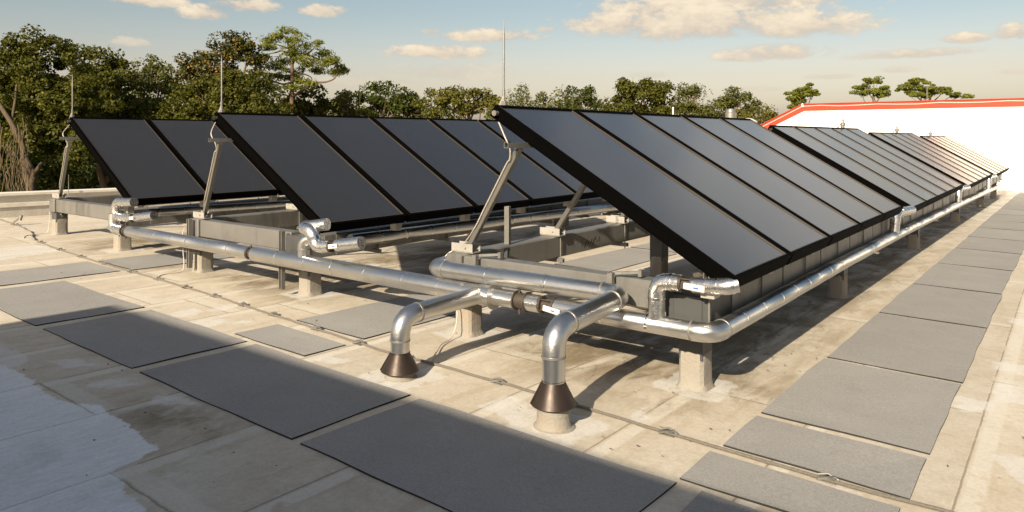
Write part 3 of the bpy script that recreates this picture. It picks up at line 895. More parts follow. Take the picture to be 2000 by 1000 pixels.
# upright channels bolted to the racks
bm = BM(); channel(bm, (-4.42, 5.69, .77), (-4.42, 5.69, 1.145), .05, .05, (-1, -.2, 0)); put('channel_post', bm, GALV, rk3)
for x in (-9.02, -7.03):
    bm = BM(); channel(bm, (x, 4.905, .14 if x < -8 else .12), (x, 4.905, .775), .055, .05, (0, -1, 0)); put('channel_post', bm, GALV, rk2)
bm = BM()
for x in (-8.86, -7.0):
    pass
bm.free()
bm = BM(); channel(bm, (-4.28, 5.5, .5), (-4.28, 5.5, .765), .045, .04, (1, 0, 0)); put('channel_post', bm, DARKST, rk3)
# black paint scribble left on the rear beam of the right rack
bm = BM(); r9 = random.Random(4)
for k in range(9):
    y = 7.0 + k * .045; z = .63 + r9.uniform(-.03, .03)
    bar(bm, (-4.3685, y, z - r9.uniform(.01, .05)), (-4.3685, y + r9.uniform(-.02, .05), z + r9.uniform(.0, .03)), .012, .002, (1, 0, 0))
put('paint_mark', bm, BLACKP, rk3)
# grey painted end box on the near corner of the right rack
bm = BM(); box(bm, -2.345, -2.0, 4.905, 4.928, .455, .735, .006); box(bm, -2.28, -2.06, 4.895, 4.904, .49, .70, .004); put('end_plate', bm, DARKST, rk3)
for q in (rk2,):
    bm = BM(); box(bm, -7.0, -6.68, 4.93, 4.965, .465, .735, .006); put('end_plate', bm, DARKST, q)
bm = BM(); box(bm, -11.56, -11.24, 5.03, 5.065, .47, .735, .006); put('end_plate', bm, GALV, rk1)

#==PIPES==
# ------------------------------------------------------------------ pipework
YP = 4.78; ZP = .487
mp = thing('supply_pipe', 'long silver insulated pipe across the front of all racks, turning along the right row', 'pipe', (-6.0, YP, ZP))
rg = random.Random(3)


def straight(parent, a, b, r, seed, m=None, sp=.42, bands=True):
    bm = BM(); bb = jacket_tube(bm, a, b, r, random.Random(seed), sp, bands)
    j = put('pipe_jacket', bm, m or JACKET, parent, smooth=True)
    for x in bb:
        put('clamp_band', x, BAND, j, smooth=True)


straight(mp, (-10.42, YP, .515), (-7.46, YP, .500), .076, 1)
iron_joint(mp, (-7.46, YP, .500), (-7.36, YP, .500), .066)
straight(mp, (-7.36, YP, .500), (-3.98, YP, ZP), .083, 2, sp=.47)
bm = BM(); tube(bm, [(-3.99, YP, ZP), (-3.86, YP, ZP)], .094, 24); tube(bm, [(-3.86, YP, ZP), (-3.85, YP, ZP)], .112, 24); put('tee_collar', bm, JACKET, mp, smooth=True)
straight(mp, (-3.85, YP, ZP), (-3.62, YP, ZP), .072, 3, sp=.3)
iron_joint(mp, (-3.62, YP, ZP), (-3.50, YP, ZP), .082)
straight(mp, (-3.50, YP, ZP), (-3.37, YP, ZP), .070, 4, bands=False)
ball_valve(mp, (-3.37, YP, ZP), (-3.22, YP, ZP), .072, (1, .0, -.12), .16)
RUN = [(-1.93, YP, ZP), (-1.93, 8.5, .478), (-1.93, 11.6, .448), (-1.93, 19.6, .32), (-1.93, 26.8, .175), (-1.93, 32.2, .06)]
run_pipe(mp, [(-3.22, YP, ZP)] + RUN, .068, .13, 5, sp=.40, seg=5)
# left end: coupling and short elbow up
iron_joint(mp, (-10.52, YP, .515), (-10.42, YP, .515), .085)
run_pipe(mp, [(-10.52, YP, .515), (-10.86, YP, .515), (-10.86, YP, .73)], .075, .1, 6, m=FOIL, elbow_m=FOIL)

# branch to the left row
lp = thing('branch_pipe', 'short foil wrapped pipe looping up to the near corner of the left row', 'pipe', (-10.8, 4.8, .7))
run_pipe(lp, [(-10.30, 4.80, .925), (-10.84, 4.80, .895), (-10.84, 4.80, .69), (-10.34, 4.80, .70)], .062, .10, 7, m=FOIL, elbow_m=FOIL)
ball_valve(lp, (-10.34, 4.80, .70), (-10.24, 4.80, .715), .06, (1, .0, .1), .12)
run_pipe(lp, [(-10.24, 4.80, .715), (-9.86, 4.86, .765)], .06, .1, 8, m=FOIL)
# lengthwise pipes of the left and middle rows
p1 = thing('return_pipe', 'silver insulated pipe running along the lower edge of the left row', 'pipe', (-11.0, 8, .66))
run_pipe(p1, [(-11.0, 5.1, .69), (-11.0, 11.2, .575)], .062, .1, 9)
p2 = thing('return_pipe', 'silver insulated pipe running along the lower edge of the middle row', 'pipe', (-6.57, 8, .62))
run_pipe(p2, [(-6.57, 5.5, .635), (-6.57, 12, .55), (-6.57, 18.0, .46)], .075, .1, 10)
# branch to the middle row
b2 = thing('branch_pipe', 'foil wrapped S shaped pipe with valve at the near corner of the middle row', 'pipe', (-6.2, 4.8, .8))
run_pipe(b2, [(-6.12, 4.82, .925), (-6.42, 4.72, .88), (-6.22, 4.70, .86), (-6.17, 4.72, .70), (-5.98, 4.75, .715)], .065, .10, 11, m=FOIL, elbow_m=FOIL)
ball_valve(b2, (-5.98, 4.75, .715), (-5.88, 4.76, .735), .062, (1, .05, .15), .13)
run_pipe(b2, [(-5.88, 4.76, .735), (-5.56, 4.80, .785)], .065, .1, 12, m=FOIL)
bm = BM(); lathe(bm, (-5.52, 4.805, .795), [(.0, -.001), (.0005, 0)], 4); bm.free()
r2 = thing('riser_pipe', 'short silver elbow rising from the supply pipe at the middle row corner', 'pipe', (-6.44, YP, .5))
run_pipe(r2, [(-6.46, YP, .56), (-6.46, YP, .74), (-6.26, 4.86, .755)], .064, .085, 13, bands=False)

# feed of the right row: up from the supply pipe, through a valve to the panel corner
f3 = thing('branch_pipe', 'silver pipe with white levered valve feeding the near corner of the right row', 'pipe', (-2.35, YP, .5))
run_pipe(f3, [(-2.355, YP, .53), (-2.355, YP, .80), (-2.17, YP, .805)], .060, .105, 14, m=FOIL, elbow_m=FOIL, sp=.2)
ball_valve(f3, (-2.17, YP, .805), (-2.07, YP, .805), .056, (1, 0, -.06), .155)
run_pipe(f3, [(-2.07, YP, .805), (-1.84, YP - .02, .825), (-1.765, YP + .02, .845)], .056, .09, 15, m=FOIL, elbow_m=FOIL, bands=False)
bm = BM(); bar(bm, (-2.10, 4.84, .86), (-1.96, 4.88, .90), .03, .03); tube(bm, [(-1.96, 4.86, .86), (-1.96, 4.86, .95)], .013, 8)
put('drain_valve', bm, IRON, f3)


def bank_feed(i, y, dz, lab):
    z0 = float(np.interp(y, [p[1] for p in RUN], [p[2] for p in RUN]))
    t = thing('branch_pipe', lab, 'pipe', (-1.93, y, z0), 'feed pipes of the right row')
    zt = 2.108 + dz - LP * math.sin(TILT) - .01
    run_pipe(t, [(-1.93, y - .55, z0 + .05), (-1.92, y - .50, zt - .03), (-1.80, y + .02, zt - .02)], .064, .13, 20 + i, m=FOIL, elbow_m=FOIL, bands=False)
    bm = BM(); tube(bm, [(-1.86, y - .2, zt - .025), (-1.84, y - .10, zt - .024)], .068, 16); put('iron_coupling', bm, IRON, t, smooth=True)


bank_feed(0, 11.82, -.083, 'curved silver feed pipe rising to the second bank of the right row')
bank_feed(1, 19.15, -.165, 'curved silver feed pipe rising to the third bank of the right row')
bank_feed(2, 26.75, -.245, 'curved silver feed pipe rising to the far bank of the right row')

# thick return pipe on the cross beam and the big roof riser
rb = thing('roof_riser', 'thick silver pipe from the right rack down into the larger front copper cone', 'pipe', (-2.63, 3.84, zr(-2.63, 3.84)), 'roof penetrations with copper cones')
ZB = .655
run_pipe(rb, [(-4.61, 7.2, .60), (-4.61, 4.80, .645), (-2.625, 4.80, ZB), (-2.625, 3.86, .60), (-2.625, 3.86, .25)], .074, .16, 30, seg=6, sp=.5)
for x in (-4.17, -2.80):
    bm = BM()
    channel(bm, (x, 4.90, .44), (x, 4.90, .79), .042, .042, (0, 1, 0)); bar(bm, (x + .02, 4.93, .785), (x + .20, 5.0, .80), .02, .02)
    bar(bm, (x, 4.72, .555), (x, 4.905, .555), .042, .03); box(bm, x + .19, x + .22, 4.98, 5.02, .77, .82)
    put('pipe_hanger', bm, GALV, rb)
bm = BM(); tube(bm, [(-2.58, 4.70, .62), (-2.46, 4.76, .585), (-2.40, 4.85, .56)], .006, 6); tube(bm, [(-2.40, 4.82, .575), (-2.47, 4.80, .55), (-2.50, 4.82, .50)], .006, 6)
put('sensor_wire', bm, BLACKP, rb)


def cone(parent, x, y, rb_, rt, z0, z1, curb_r):
    zb = zr(x, y)
    bm = BM(); lathe(bm, (x, y, 0), [(rb_ - .004, z0 - .004), (rb_, z0), (rt, z1), (rt + .004, z1 + .006), (rt - .01, z1 + .01)], 32)
    bar(bm, (x - rb_ * .72, y - rb_ * .72, z0 + .005), (x - rt * .72, y - rt * .72, z1), .014, .008, (-1, -1, .5))
    c = put('cone_flashing', bm, COPPER, parent, smooth=True)
    bm = BM(); lathe(bm, (x, y, zb), [(curb_r * 1.35, -.004), (curb_r * 1.12, .008), (curb_r * 1.02, .03), (curb_r, .08), (curb_r * .98, z0 - zb + .02), (curb_r * .6, z0 - zb + .03)], 28)
    put('roof_curb', bm, STUCCO, c, smooth=True)


cone(rb, -2.625, 3.86, .147, .073, .125, .272, .108)
ra = thing('roof_riser', 'silver pipe from the supply pipe down into the smaller left copper cone', 'pipe', (-4.05, 3.87, zr(-4.05, 3.87)), 'roof penetrations with copper cones')
run_pipe(ra, [(-3.99, YP - .03, .487), (-4.045, 3.87, .463), (-4.045, 3.87, .17)], .072, .16, 31, seg=6, sp=.5)
cone(ra, -4.045, 3.87, .146, .073, .06, .192, .098)

# ------------------------------------------------------------------ lightning protection
def rod(x, y, z, label, top=2.845):
    t = thing('lightning_rod', label, 'lightning rod', (x, y, z), 'lightning rods')
    bm = BM(); tube(bm, [(x, y, z + .10), (x + .002, y, top - .12), (x + .002, y, top - .09), (x + .002, y, top)], [.0085, .0085, .006, .002], 10); put('rod', bm, GALVP, t, smooth=True)
    bm = BM(); box(bm, x - .03, x + .03, y - .02, y + .02, z - .01, z + .03, .004); tube(bm, [(x, y, z + .02), (x, y, z + .13)], .014, 8)
    bar(bm, (x - .04, y - .02, z - .03), (x, y, z + .07), .025, .02); put('rod_clamp', bm, GALV, t)


rod(-3.88, 4.94, 2.115, 'tall lightning rod on the top corner of the right row')
rod(-8.29, 4.92, 2.14, 'lightning rod on the top corner of the middle row')
rod(-12.73, 4.96, 2.15, 'lightning rod on the top corner of the left row, before the trees')


def wavy(pts, step=.12, amp=.012, seed=0, lift=0.0):
    r = random.Random(seed); out = []
    pts = [Vector(p) for p in pts]
    for a, b in zip(pts[:-1], pts[1:]):
        k = max(1, int((b - a).length / step))
        for i in range(k):
            p = a.lerp(b, i / k); out.append(p + Vector((r.uniform(-amp, amp), r.uniform(-amp, amp), lift * r.random())))
    out.append(pts[-1]); return out


def smooth_path(pts, n=8):
    pts = [Vector(p) for p in pts]; P = [pts[0]] + pts + [pts[-1]]; out = []
    for i in range(1, len(P) - 2):
        for k in range(n):
            t = k / n; a, b, c, d = P[i - 1], P[i], P[i + 1], P[i + 2]
            out.append(.5 * (2 * b + (c - a) * t + (2 * a - 5 * b + 4 * c - d) * t * t + (3 * b - a - 3 * c + d) * t ** 3))
    out.append(pts[-1]); return out


def down_cable(q, row, y, label, tail, seed):
    """pale conductor from the rod, round the strut, over the beam and to the roof cable"""
    xt, zt = q['xt'], q['zt']; xr = q['xR'][0]; zb = q['zb']
    ys_ = q['y0'] + (.34 if row == 'right' else .29)
    A_ = Vector(((q['xR'][0] + q['xR'][1]) / 2 + .05, ys_, zb + .05)); B_ = Vector((xt + .33, ys_ - .42, zt - .33 * math.tan(TILT) - .15))
    on = [tuple(A_.lerp(B_, t) + Vector((-.026, -.028, .004))) for t in (.84, .62, .40, .20)]
    up = [(xt - .02, y + .016, zt - .115), (xt + .21, y - .18, zt - .26), (xt + .245, y - .15, zt - .37), (xt + .21, y - .11, zt - .46)] + on + [(xr + .03, y + .335, zb + .06), (xr - .14, y + .28, zb - .06)]
    bm = BM(); tube(bm, smooth_path(up + tail), .0062, 8)
    return tag(put('lightning_cable', bm, CABLEW, loc=(xr, y, zb), smooth=True), label, 'cable', 'lightning cables')


q = ROWS['right']
down_cable(q, 'right', 4.80, 'pale cable from the right row rod, down the strut to the roof by the cone',
           [(-4.64, 4.98, .56), (-4.58, 4.92, .40), (-4.47, 4.98, .28), (-4.44, 4.95, .12), (-4.42, 4.85, .02), (-4.35, 4.65, .02), (-4.2, 4.42, .02), (-4.1, 4.24, .015)], 1)
q = ROWS['middle']
down_cable(q, 'middle', 4.80, 'pale cable from the middle row rod, down the post and over the roof',
           [(-9.17, 4.9, .6), (-9.17, 4.9, .35), (-9.15, 4.9, .16), (-9.15, 4.85, .085), (-9.13, 4.6, .082), (-8.95, 4.45, .08)], 2)
q = ROWS['left']
down_cable(q, 'left', 4.9, 'pale cable from the left row rod, down the post and over the roof',
           [(-14.0, 5.1, .6), (-14.02, 5.1, .38), (-14.03, 5.08, .2), (-14.05, 5.0, .165), (-14.0, 4.75, .16), (-13.7, 4.6, .155)], 3)
main = [(-16.9, 5.2), (-15.63, 5.12), (-14.4, 4.95), (-13.3, 4.62), (-12.2, 4.52), (-11.0, 4.45), (-9.9, 4.43), (-8.81, 4.42), (-7.42, 4.38), (-6.48, 4.33), (-5.5, 4.27), (-4.65, 4.21), (-3.97, 4.24), (-3.26, 4.25), (-2.01, 4.21), (-1.1, 4.20), (-.53, 4.22), (.8, 4.26)]
bm = BM(); ps = []
for p in wavy([(x, y, 0) for x, y in main], .14, .010, 5):
    onmat = (XL < p.x < XRR) or (-6.0 < p.x < -5.0 and False)
    ps.append((p.x, p.y, zr(p.x, p.y) + .014))
mc = thing('roof_cable', 'braided grey lightning cable lying across the whole roof with clips', 'cable', (-8, 4.4, zr(-8, 4.4)), 'lightning cables')
tube(bm, ps, .0105, 8); put('cable', bm, CABLE, mc, smooth=True)
for k, x in enumerate((-15.6, -13.9, -13.0, -12.05, -11.2, -10.35, -9.6, -8.9, -8.2, -7.55, -6.95, -6.35, -5.6, -4.95, -4.35, -3.4, -2.75, -2.0, -1.05, -.2)):
    y = float(np.interp(x, [p[0] for p in main], [p[1] for p in main])); r = random.Random(k); bm = BM(); z = zr(x, y)
    box(bm, x - .05, x + .05, y - .022, y + .022, z + .001, z + .008)
    bar(bm, (x - .045, y - .02, z + .014), (x + .045, y + .015, z + .03), .016, .012)
    bar(bm, (x - .03, y + .025, z + .012), (x + .04, y - .022, z + .034), .012, .010)
    tube(bm, [(x - .05, y + .02, z + .02), (x + .0, y + .028, z + .034), (x + .06, y + .018, z + .015)], .007, 6)
    put('cable_clip', bm, GALV, mc)
bm = BM(); bar(bm, (-15.66, 5.05, zr(-15.6, 5.1) + .02), (-15.58, 5.17, zr(-15.6, 5.1) + .14), .05, .03); tube(bm, [(-15.58, 5.17, .27), (-15.57, 5.19, .36)], .03, 8)
put('cable_anchor', bm, GALV, mc)

# ------------------------------------------------------------------ small roof fittings
def air_vent(x, y, z, lab):
    bm = BM(); lathe(bm, (x, y, z), [(.04, -.06), (.04, .02), (.055, .025), (.055, .075), (.03, .09), (.022, .12), (.03, .13), (.026, .16), (.008, .17)], 14)
    bar(bm, (x - .09, y - .03, z - .05), (x - .09, y - .03, z + .06), .025, .025)
    tag(put('air_vent', bm, GALVP, loc=(x, y, z), smooth=True), lab, 'air vent', 'air vents on the right row')


air_vent(-3.87, 16.78, 2.045, 'brass air vent standing on the top edge of the second bank, right row')
air_vent(-3.87, 23.02, 1.965, 'small air vent on the top edge of the third bank, right row')
air_vent(-3.87, 29.33, 1.885, 'tiny air vent on the top edge of the far bank, right row')
vp = thing('vent_stack', 'white capped vent stack seen above the right row before the trees', 'vent', (-9.61, 25.4, zr(-9.6, 25.4)))
bm = BM(); lathe(bm, (-9.61, 25.4, 0), [(.13, zr(-9.6, 25.4)), (.13, 2.42)], 18); put('pipe', bm, COPE, vp, smooth=True)
bm = BM(); lathe(bm, (-9.61, 25.4, 0), [(.20, 2.40), (.20, 2.68), (.17, 2.70), (.16, 2.80), (.05, 2.84)], 20); put('cap', bm, GALVP, vp, smooth=True)
bm = BM(); lathe(bm, (-9.15, 25.9, 0), [(.26, zr(-9.2, 25.9)), (.26, 2.22), (.33, 2.25), (.30, 2.38), (.16, 2.47), (.02, 2.5)], 20)
tag(put('roof_ventilator', bm, WHITEP, loc=(-9.15, 25.9, zr(-9.2, 25.9)), smooth=True), 'white domed ventilator peeking over the far end of the near bank, right row', 'vent')
bm = BM(); tube(bm, [(-11.6, 24.9, zr(-11.6, 24.9)), (-11.6, 24.9, 2.92)], .03, 8)
tag(put('vent_pipe', bm, COPE, loc=(-11.6, 24.9, zr(-11.6, 24.9)), smooth=True), 'thin pale vent pipe left of the capped vent stack', 'vent')

# scattered dry leaf litter
bm = BM(); r = random.Random(12)
for k in range(190):
    x = r.uniform(-13, .3); y = r.uniform(1.6, 7) if k < 150 else r.uniform(7, 14)
    if k % 4 == 0:
        x = r.uniform(-2.4, -1.5)
    if 2.6 < y < 3.66 or -1.7 < x < -.6:
        continue
    s = r.uniform(.004, .011); a = r.uniform(0, 6.3); z = zr(x, y) + .014
    p = [(math.cos(a) * s * 1.6, math.sin(a) * s * 1.6, .004), (-math.sin(a) * s, math.cos(a) * s, .0), (-math.cos(a) * s * 1.3, -math.sin(a) * s * 1.3, .008), (math.sin(a) * s * .8, -math.cos(a) * s * .8, 0)]
    bm.faces.new([bm.verts.new((x + i, y + j, z + h)) for i, j, h in p])
o = put('leaf_litter', bm, LITTER); o['kind'] = 'stuff'

#==TREES==
# ------------------------------------------------------------------ trees beyond the roof
cy_, sy_ = math.cos(YAW), math.sin(YAW)


def at(u, v, d):
    """world point at forward distance d"""
    a = (u - 1000) / FPX * d; b = -(v - 266.1) / FPX * d
    return np.array([a * cy_ - d * sy_, a * sy_ + d * cy_, CAM.z + b])


GZ = -5.6
tnr = np.random.default_rng(21)


def leaves_mesh(name, cents, norms, size, elong, m, parent, rg_):
    """many small leaf faces"""
    k = len(cents)
    a = rg_.normal(size=(k, 3)); a /= np.linalg.norm(a, axis=1)[:, None]
    nn = norms + .75 * rg_.normal(size=(k, 3)); nn /= np.linalg.norm(nn, axis=1)[:, None]
    s = np.cross(nn, a); s /= np.linalg.norm(s, axis=1)[:, None] + 1e-9
    t = np.cross(nn, s)
    sz = size * rg_.uniform(.6, 1.3, size=(k, 1)); bend = nn * sz * .18
    v = np.stack([cents + s * sz * elong, cents + t * sz * .5 + bend, cents - s * sz * elong, cents - t * sz * .5 + bend], 1).reshape(-1, 3)
    root = np.array(parent.location)
    me = bpy.data.meshes.new(name)
    me.vertices.add(4 * k); me.vertices.foreach_set('co', (v - root).astype(np.float32).ravel())
    me.loops.add(4 * k); me.loops.foreach_set('vertex_index', np.arange(4 * k, dtype=np.int32))
    me.polygons.add(k); me.polygons.foreach_set('loop_start', np.arange(0, 4 * k, 4, dtype=np.int32))
    me.update(calc_edges=True); me.validate()
    me.materials.append(m)
    o = bpy.data.objects.new(name, me); C.objects.link(o); o.parent = parent
    return o


def crown_points(ells, d, per, clump, rg_, flat=1.0, shell=.55):
    """leaf centres gathered in clumps spread over the crown's lobes"""
    P, Nn = [], []
    for e in ells:
        u, v, ru, rv = e[:4]; dd = e[4] if len(e) > 4 else 0
        c = at(u, v, d + dd); ra, rz = ru * d / FPX, rv * d / FPX; rd = max(ra * .8, rz * .9)
        area = ra * rz * 4
        nc = max(5, int(area / (clump * clump) * 1.0))
        x = rg_.normal(size=(nc, 3)); x /= np.linalg.norm(x, axis=1)[:, None]
        rad = rg_.uniform(shell, 1.05, size=(nc, 1)) * np.where(rg_.random((nc, 1)) < .16, 1.22, 1.0); x = x * rad
        cc = np.stack([x[:, 0] * ra, x[:, 1] * rd, x[:, 2] * rz], 1)
        out = x / (np.linalg.norm(x, axis=1)[:, None] + 1e-6)
        # turn from view axes to world axes
        w = np.stack([cc[:, 0] * cy_ - cc[:, 1] * sy_, cc[:, 0] * sy_ + cc[:, 1] * cy_, cc[:, 2]], 1) + c
        on = np.stack([out[:, 0] * cy_ - out[:, 1] * sy_, out[:, 0] * sy_ + out[:, 1] * cy_, out[:, 2]], 1)
        for i in range(nc):
            k = max(6, int(per * rg_.uniform(.5, 1.4))); cs = clump * rg_.uniform(.55, 1.25)
            q = rg_.normal(size=(k, 3)); q /= np.linalg.norm(q, axis=1)[:, None] + 1e-9
            q *= rg_.uniform(.3, 1, size=(k, 1)) ** .6
            qq = q * cs * np.array([1, 1, .72 * flat])
            P.append(w[i] + qq); Nn.append(.6 * q + .5 * on[i] + np.array([0, 0, .35]))
    return np.concatenate(P), np.concatenate(Nn)


def limb(bm, a, b, r0, r1, rg_, sag=.08, n=6, k=8):
    a, b = np.array(a), np.array(b); L = np.linalg.norm(b - a); pts = []
    for i in range(n + 1):
        t = i / n; p = a + (b - a) * t + np.array([0, 0, 1]) * L * sag * math.sin(math.pi * t) + rg_.normal(size=3) * L * .025 * (0 < i < n)
        pts.append(tuple(p))
    tube(bm, pts, [r0 + (r1 - r0) * i / n for i in range(n + 1)], k)


def tree(name, label, d, ells, m, size=.16, per=70, clump=.6, base=None, bark=BARK, tr=.22, group=None, elong=.85, flat=1.0, seed=0, shell=.5, limbs=True, cat='tree'):
    rg_ = np.random.default_rng(seed + 100)
    us = np.array([e[0] for e in ells]); vs = np.array([e[1] for e in ells])
    bu = base if base is not None else float(us.mean())
    b = at(bu, 266, d); b[2] = GZ
    t = thing(name, label, cat, tuple(b), group or 'trees beyond the roof')
    P, Nn = crown_points(ells, d, per, clump, rg_, flat, shell)
    leaves_mesh('crown', P, Nn, size, elong, m, t, rg_)
    bm = BM(); top = at(float(us.mean()), float(vs.mean()), d)
    limb(bm, b, top, tr, tr * .45, rg_, 0, 8)
    if limbs:
        for e in ells:
            c = at(e[0], e[1], d + (e[4] if len(e) > 4 else 0)); s = b + (top - b) * rg_.uniform(.55, .95)
            limb(bm, s, c, tr * .42, tr * .10, rg_, .06, 6, 6)
            for _ in range(3):
                q = c + rg_.normal(size=3) * np.array([e[2], e[2], e[3]]) * d / FPX * .5
                limb(bm, c + (s - c) * .2, q, tr * .13, tr * .04, rg_, .03, 4, 5)
    put('trunk', bm, bark, t, smooth='all')
    return t


tree('oak_tree', 'tall dense oak with dark crown and leaning forked trunk at far left', 30,
     [(70, 100, 60, 38), (110, 130, 60, 48), (10, 140, 60, 48), (-60, 180, 70, 70), (60, 185, 75, 55), (140, 200, 70, 60), (0, 235, 60, 45), (95, 265, 70, 50), (160, 275, 50, 50), (-60, 290, 60, 70)],
     OAK, .088, 190, .48, base=62, tr=.26, seed=1, limbs=False)
tree('oak_tree', 'rounded dark oak crown right of the tall far left oak', 34,
     [(190, 125, 45, 40), (225, 145, 35, 40), (170, 175, 55, 55), (235, 200, 55, 55), (190, 255, 70, 55), (260, 275, 60, 50)], OAK, .095, 180, .52, base=200, seed=2)
tree('oak_tree', 'pale loose crowned tree between the dark oak and the magnolia', 37,
     [(300, 128, 32, 26), (275, 160, 30, 35), (320, 165, 38, 40), (285, 215, 50, 40), (345, 225, 45, 40), (300, 275, 60, 45)], OAK2, .088, 95, .48, base=305, seed=3, shell=.3)
tree('magnolia_tree', 'tall magnolia with glossy dark and golden brown leaves left of the pine', 40,
     [(455, 92, 40, 26), (420, 105, 25, 22), (490, 105, 26, 28), (375, 122, 30, 22), (415, 140, 45, 30), (470, 135, 50, 30), (360, 150, 30, 25), (440, 180, 70, 40)], MAGN, 0.119, 133, .55, base=445, tr=.3, seed=4, elong=.6)
tree('oak_tree', 'broad green oak crown in front of the magnolia', 33,
     [(395, 190, 50, 32), (450, 175, 50, 35), (505, 175, 32, 35), (480, 215, 55, 35), (420, 235, 65, 35), (355, 215, 40, 30), (340, 265, 60, 40), (535, 225, 35, 30)], OAK, .088, 190, .48, base=430, seed=5)
for i, (u, v, ru, rv, d, lab) in enumerate(((60, 335, 75, 45, 33, 'dark shrub thicket behind the parapet under the far left oak'), (185, 335, 70, 45, 36, 'dark shrub thicket behind the parapet, left of the left row'),
                                            (300, 330, 75, 50, 36, 'dark shrub thicket hidden partly behind the left row collectors'), (430, 300, 80, 50, 38, 'dark thicket behind the top edges of left and middle rows'))):
    tree('shrub_thicket', lab, d, [(u, v, ru, rv), (u - ru * .6, v + 25, ru * .6, rv * .8), (u + ru * .5, v + 30, ru * .6, rv * .8)], DARKL, 0.092, 114, .55, seed=30 + i, group='shrub thickets behind the parapet', tr=.1, cat='shrub')
# backdrop wood so the gaps between the near trees stay dark
for i, (u, d, lab) in enumerate(((-40, 46, 'shaded tree mass behind the far left oak'), (130, 47, 'shaded tree seen through gaps behind the two dark oaks'), (290, 48, 'shaded tree behind the pale loose crowned tree'), (440, 50, 'shaded tree behind the magnolia'))):
    tree('oak_tree', lab, d, [(u, 195, 95, 45), (u - 40, 250, 80, 60), (u + 45, 260, 80, 60), (u, 320, 95, 60)], DARKL, 0.172, 83, 1.0, seed=40 + i, limbs=False)

# the tall pine
pe = [(561, 61, 30, 10), (528, 80, 12, 8), (520, 95, 16, 8), (575, 76, 16, 7), (579, 92, 21, 10), (614, 88, 15, 8), (631, 106, 19, 11), (650, 118, 14, 8), (665, 132, 15, 9), (657, 141, 12, 7),
      (514, 112, 16, 11), (558, 119, 22, 11), (606, 125, 19, 11), (535, 131, 20, 12), (583, 137, 22, 8), (615, 138, 14, 7), (566, 149, 26, 8), (606, 164, 12, 5), (538, 149, 18, 9), (524, 165, 16, 8), (590, 160, 14, 6), (548, 72, 24, 8), (570, 105, 20, 9), (590, 120, 22, 9), (570, 170, 26, 8), (500, 120, 12, 8), (640, 124, 14, 8)]
PD = 42
bp = at(570, 266, PD); bp[2] = GZ
pn = thing('pine_tree', 'tall open crowned pine with crooked limbs rising above the other trees', 'tree', tuple(bp), 'trees beyond the roof')
rg_ = np.random.default_rng(77)
P, Nn = crown_points([(u, v, a, b, rg_.uniform(-1.4, 1.4)) for u, v, a, b in pe], PD, 50, .50, rg_, .55, .15)
leaves_mesh('crown', P, Nn, .055, 3.0, PINE, pn, rg_)
bm = BM()
def pl(pts, r0, r1):
    tube(bm, smooth_path([tuple(at(480 + x / 4.76, 30 + y / 4.76, PD + z)) for x, y, z in pts], 5), [r0 + (r1 - r0) * i / ((len(pts) - 1) * 5) for i in range((len(pts) - 1) * 5 + 1)], 8)
pl([(425, 1500, 0), (428, 900, 0), (430, 650, 0), (430, 450, 0), (415, 360, .1), (395, 280, .1), (380, 190, 0)], .15, .04)
pl([(430, 450, 0), (465, 370, -.3), (470, 330, -.3), (500, 270, -.4)], .10, .04)
pl([(430, 430, 0), (510, 385, .4), (590, 345, .6), (640, 300, .7)], .09, .03); pl([(560, 360, .5), (660, 400, .8), (760, 435, .9), (860, 480, 1)], .06, .02)
pl([(420, 380, 0), (340, 330, .3), (280, 345, .4), (200, 360, .5)], .07, .025); pl([(400, 310, 0), (320, 280, -.3), (240, 260, -.5)], .05, .02)
pl([(430, 760, 0), (540, 690, -.5), (640, 630, -.6), (740, 620, -.7), (820, 590, -.8), (850, 540, -.8)], .09, .03)
pl([(430, 600, 0), (520, 545, .5), (610, 580, .8), (600, 640, .8)], .06, .02); pl([(430, 620, 0), (350, 640, -.5), (250, 620, -.7), (200, 700, -.7)], .07, .025)
pl([(430, 560, 0), (340, 560, .6), (260, 540, .9)], .05, .02); pl([(390, 230, 0), (440, 190, .4), (500, 170, .5)], .04, .015); pl([(385, 220, 0), (330, 180, -.3), (290, 150, -.4)], .04, .015)
pl([(345, 350, .3), (300, 390, .4), (270, 420, .4)], .035, .015); pl([(590, 350, .6), (570, 400, .5), (560, 430, .4)], .035, .015)
put('trunk', bm, PINEBARK, pn, smooth='all')

tree('oak_tree', 'low green tree mass under the tall pine', 45, [(545, 200, 50, 26), (600, 200, 45, 22), (575, 225, 60, 25), (640, 215, 45, 25)], OAK, 0.132, 114, .7, seed=6)
tree('oak_tree', 'small rounded golden green tree right of the tall pine', 47, [(672, 190, 22, 14), (660, 205, 30, 18), (690, 215, 25, 15)], OAK2, 0.119, 133, .6, seed=7)
tree('oak_tree', 'dark broad tree with pointed left crown left of centre', 50, [(742, 178, 24, 15), (725, 190, 28, 16), (785, 188, 26, 15), (760, 200, 55, 22), (720, 215, 40, 18), (800, 212, 40, 20)], DARKL, 0.132, 121, .65, seed=8)
tree('magnolia_tree', 'rounded golden brown tree just left of the tall lightning rod', 48, [(868, 184, 36, 18), (905, 184, 38, 16), (945, 190, 30, 18), (870, 208, 45, 22), (930, 212, 48, 22), (975, 205, 22, 18)], GOLDL, 0.145, 106, .62, seed=9, elong=.65)
tree('oak_tree', 'thin sparse pale tree just right of the tall lightning rod', 66, [(1018, 182, 18, 14), (1005, 196, 22, 12), (1030, 200, 30, 14)], OAK2, 0.132, 49, .8, seed=10, shell=.2)
tree('oak_tree', 'second sparse pale tree right of the tall lightning rod', 68, [(1062, 190, 18, 13), (1080, 204, 28, 12), (1050, 210, 28, 12)], OAK2, 0.132, 64, .8, seed=11, shell=.2)
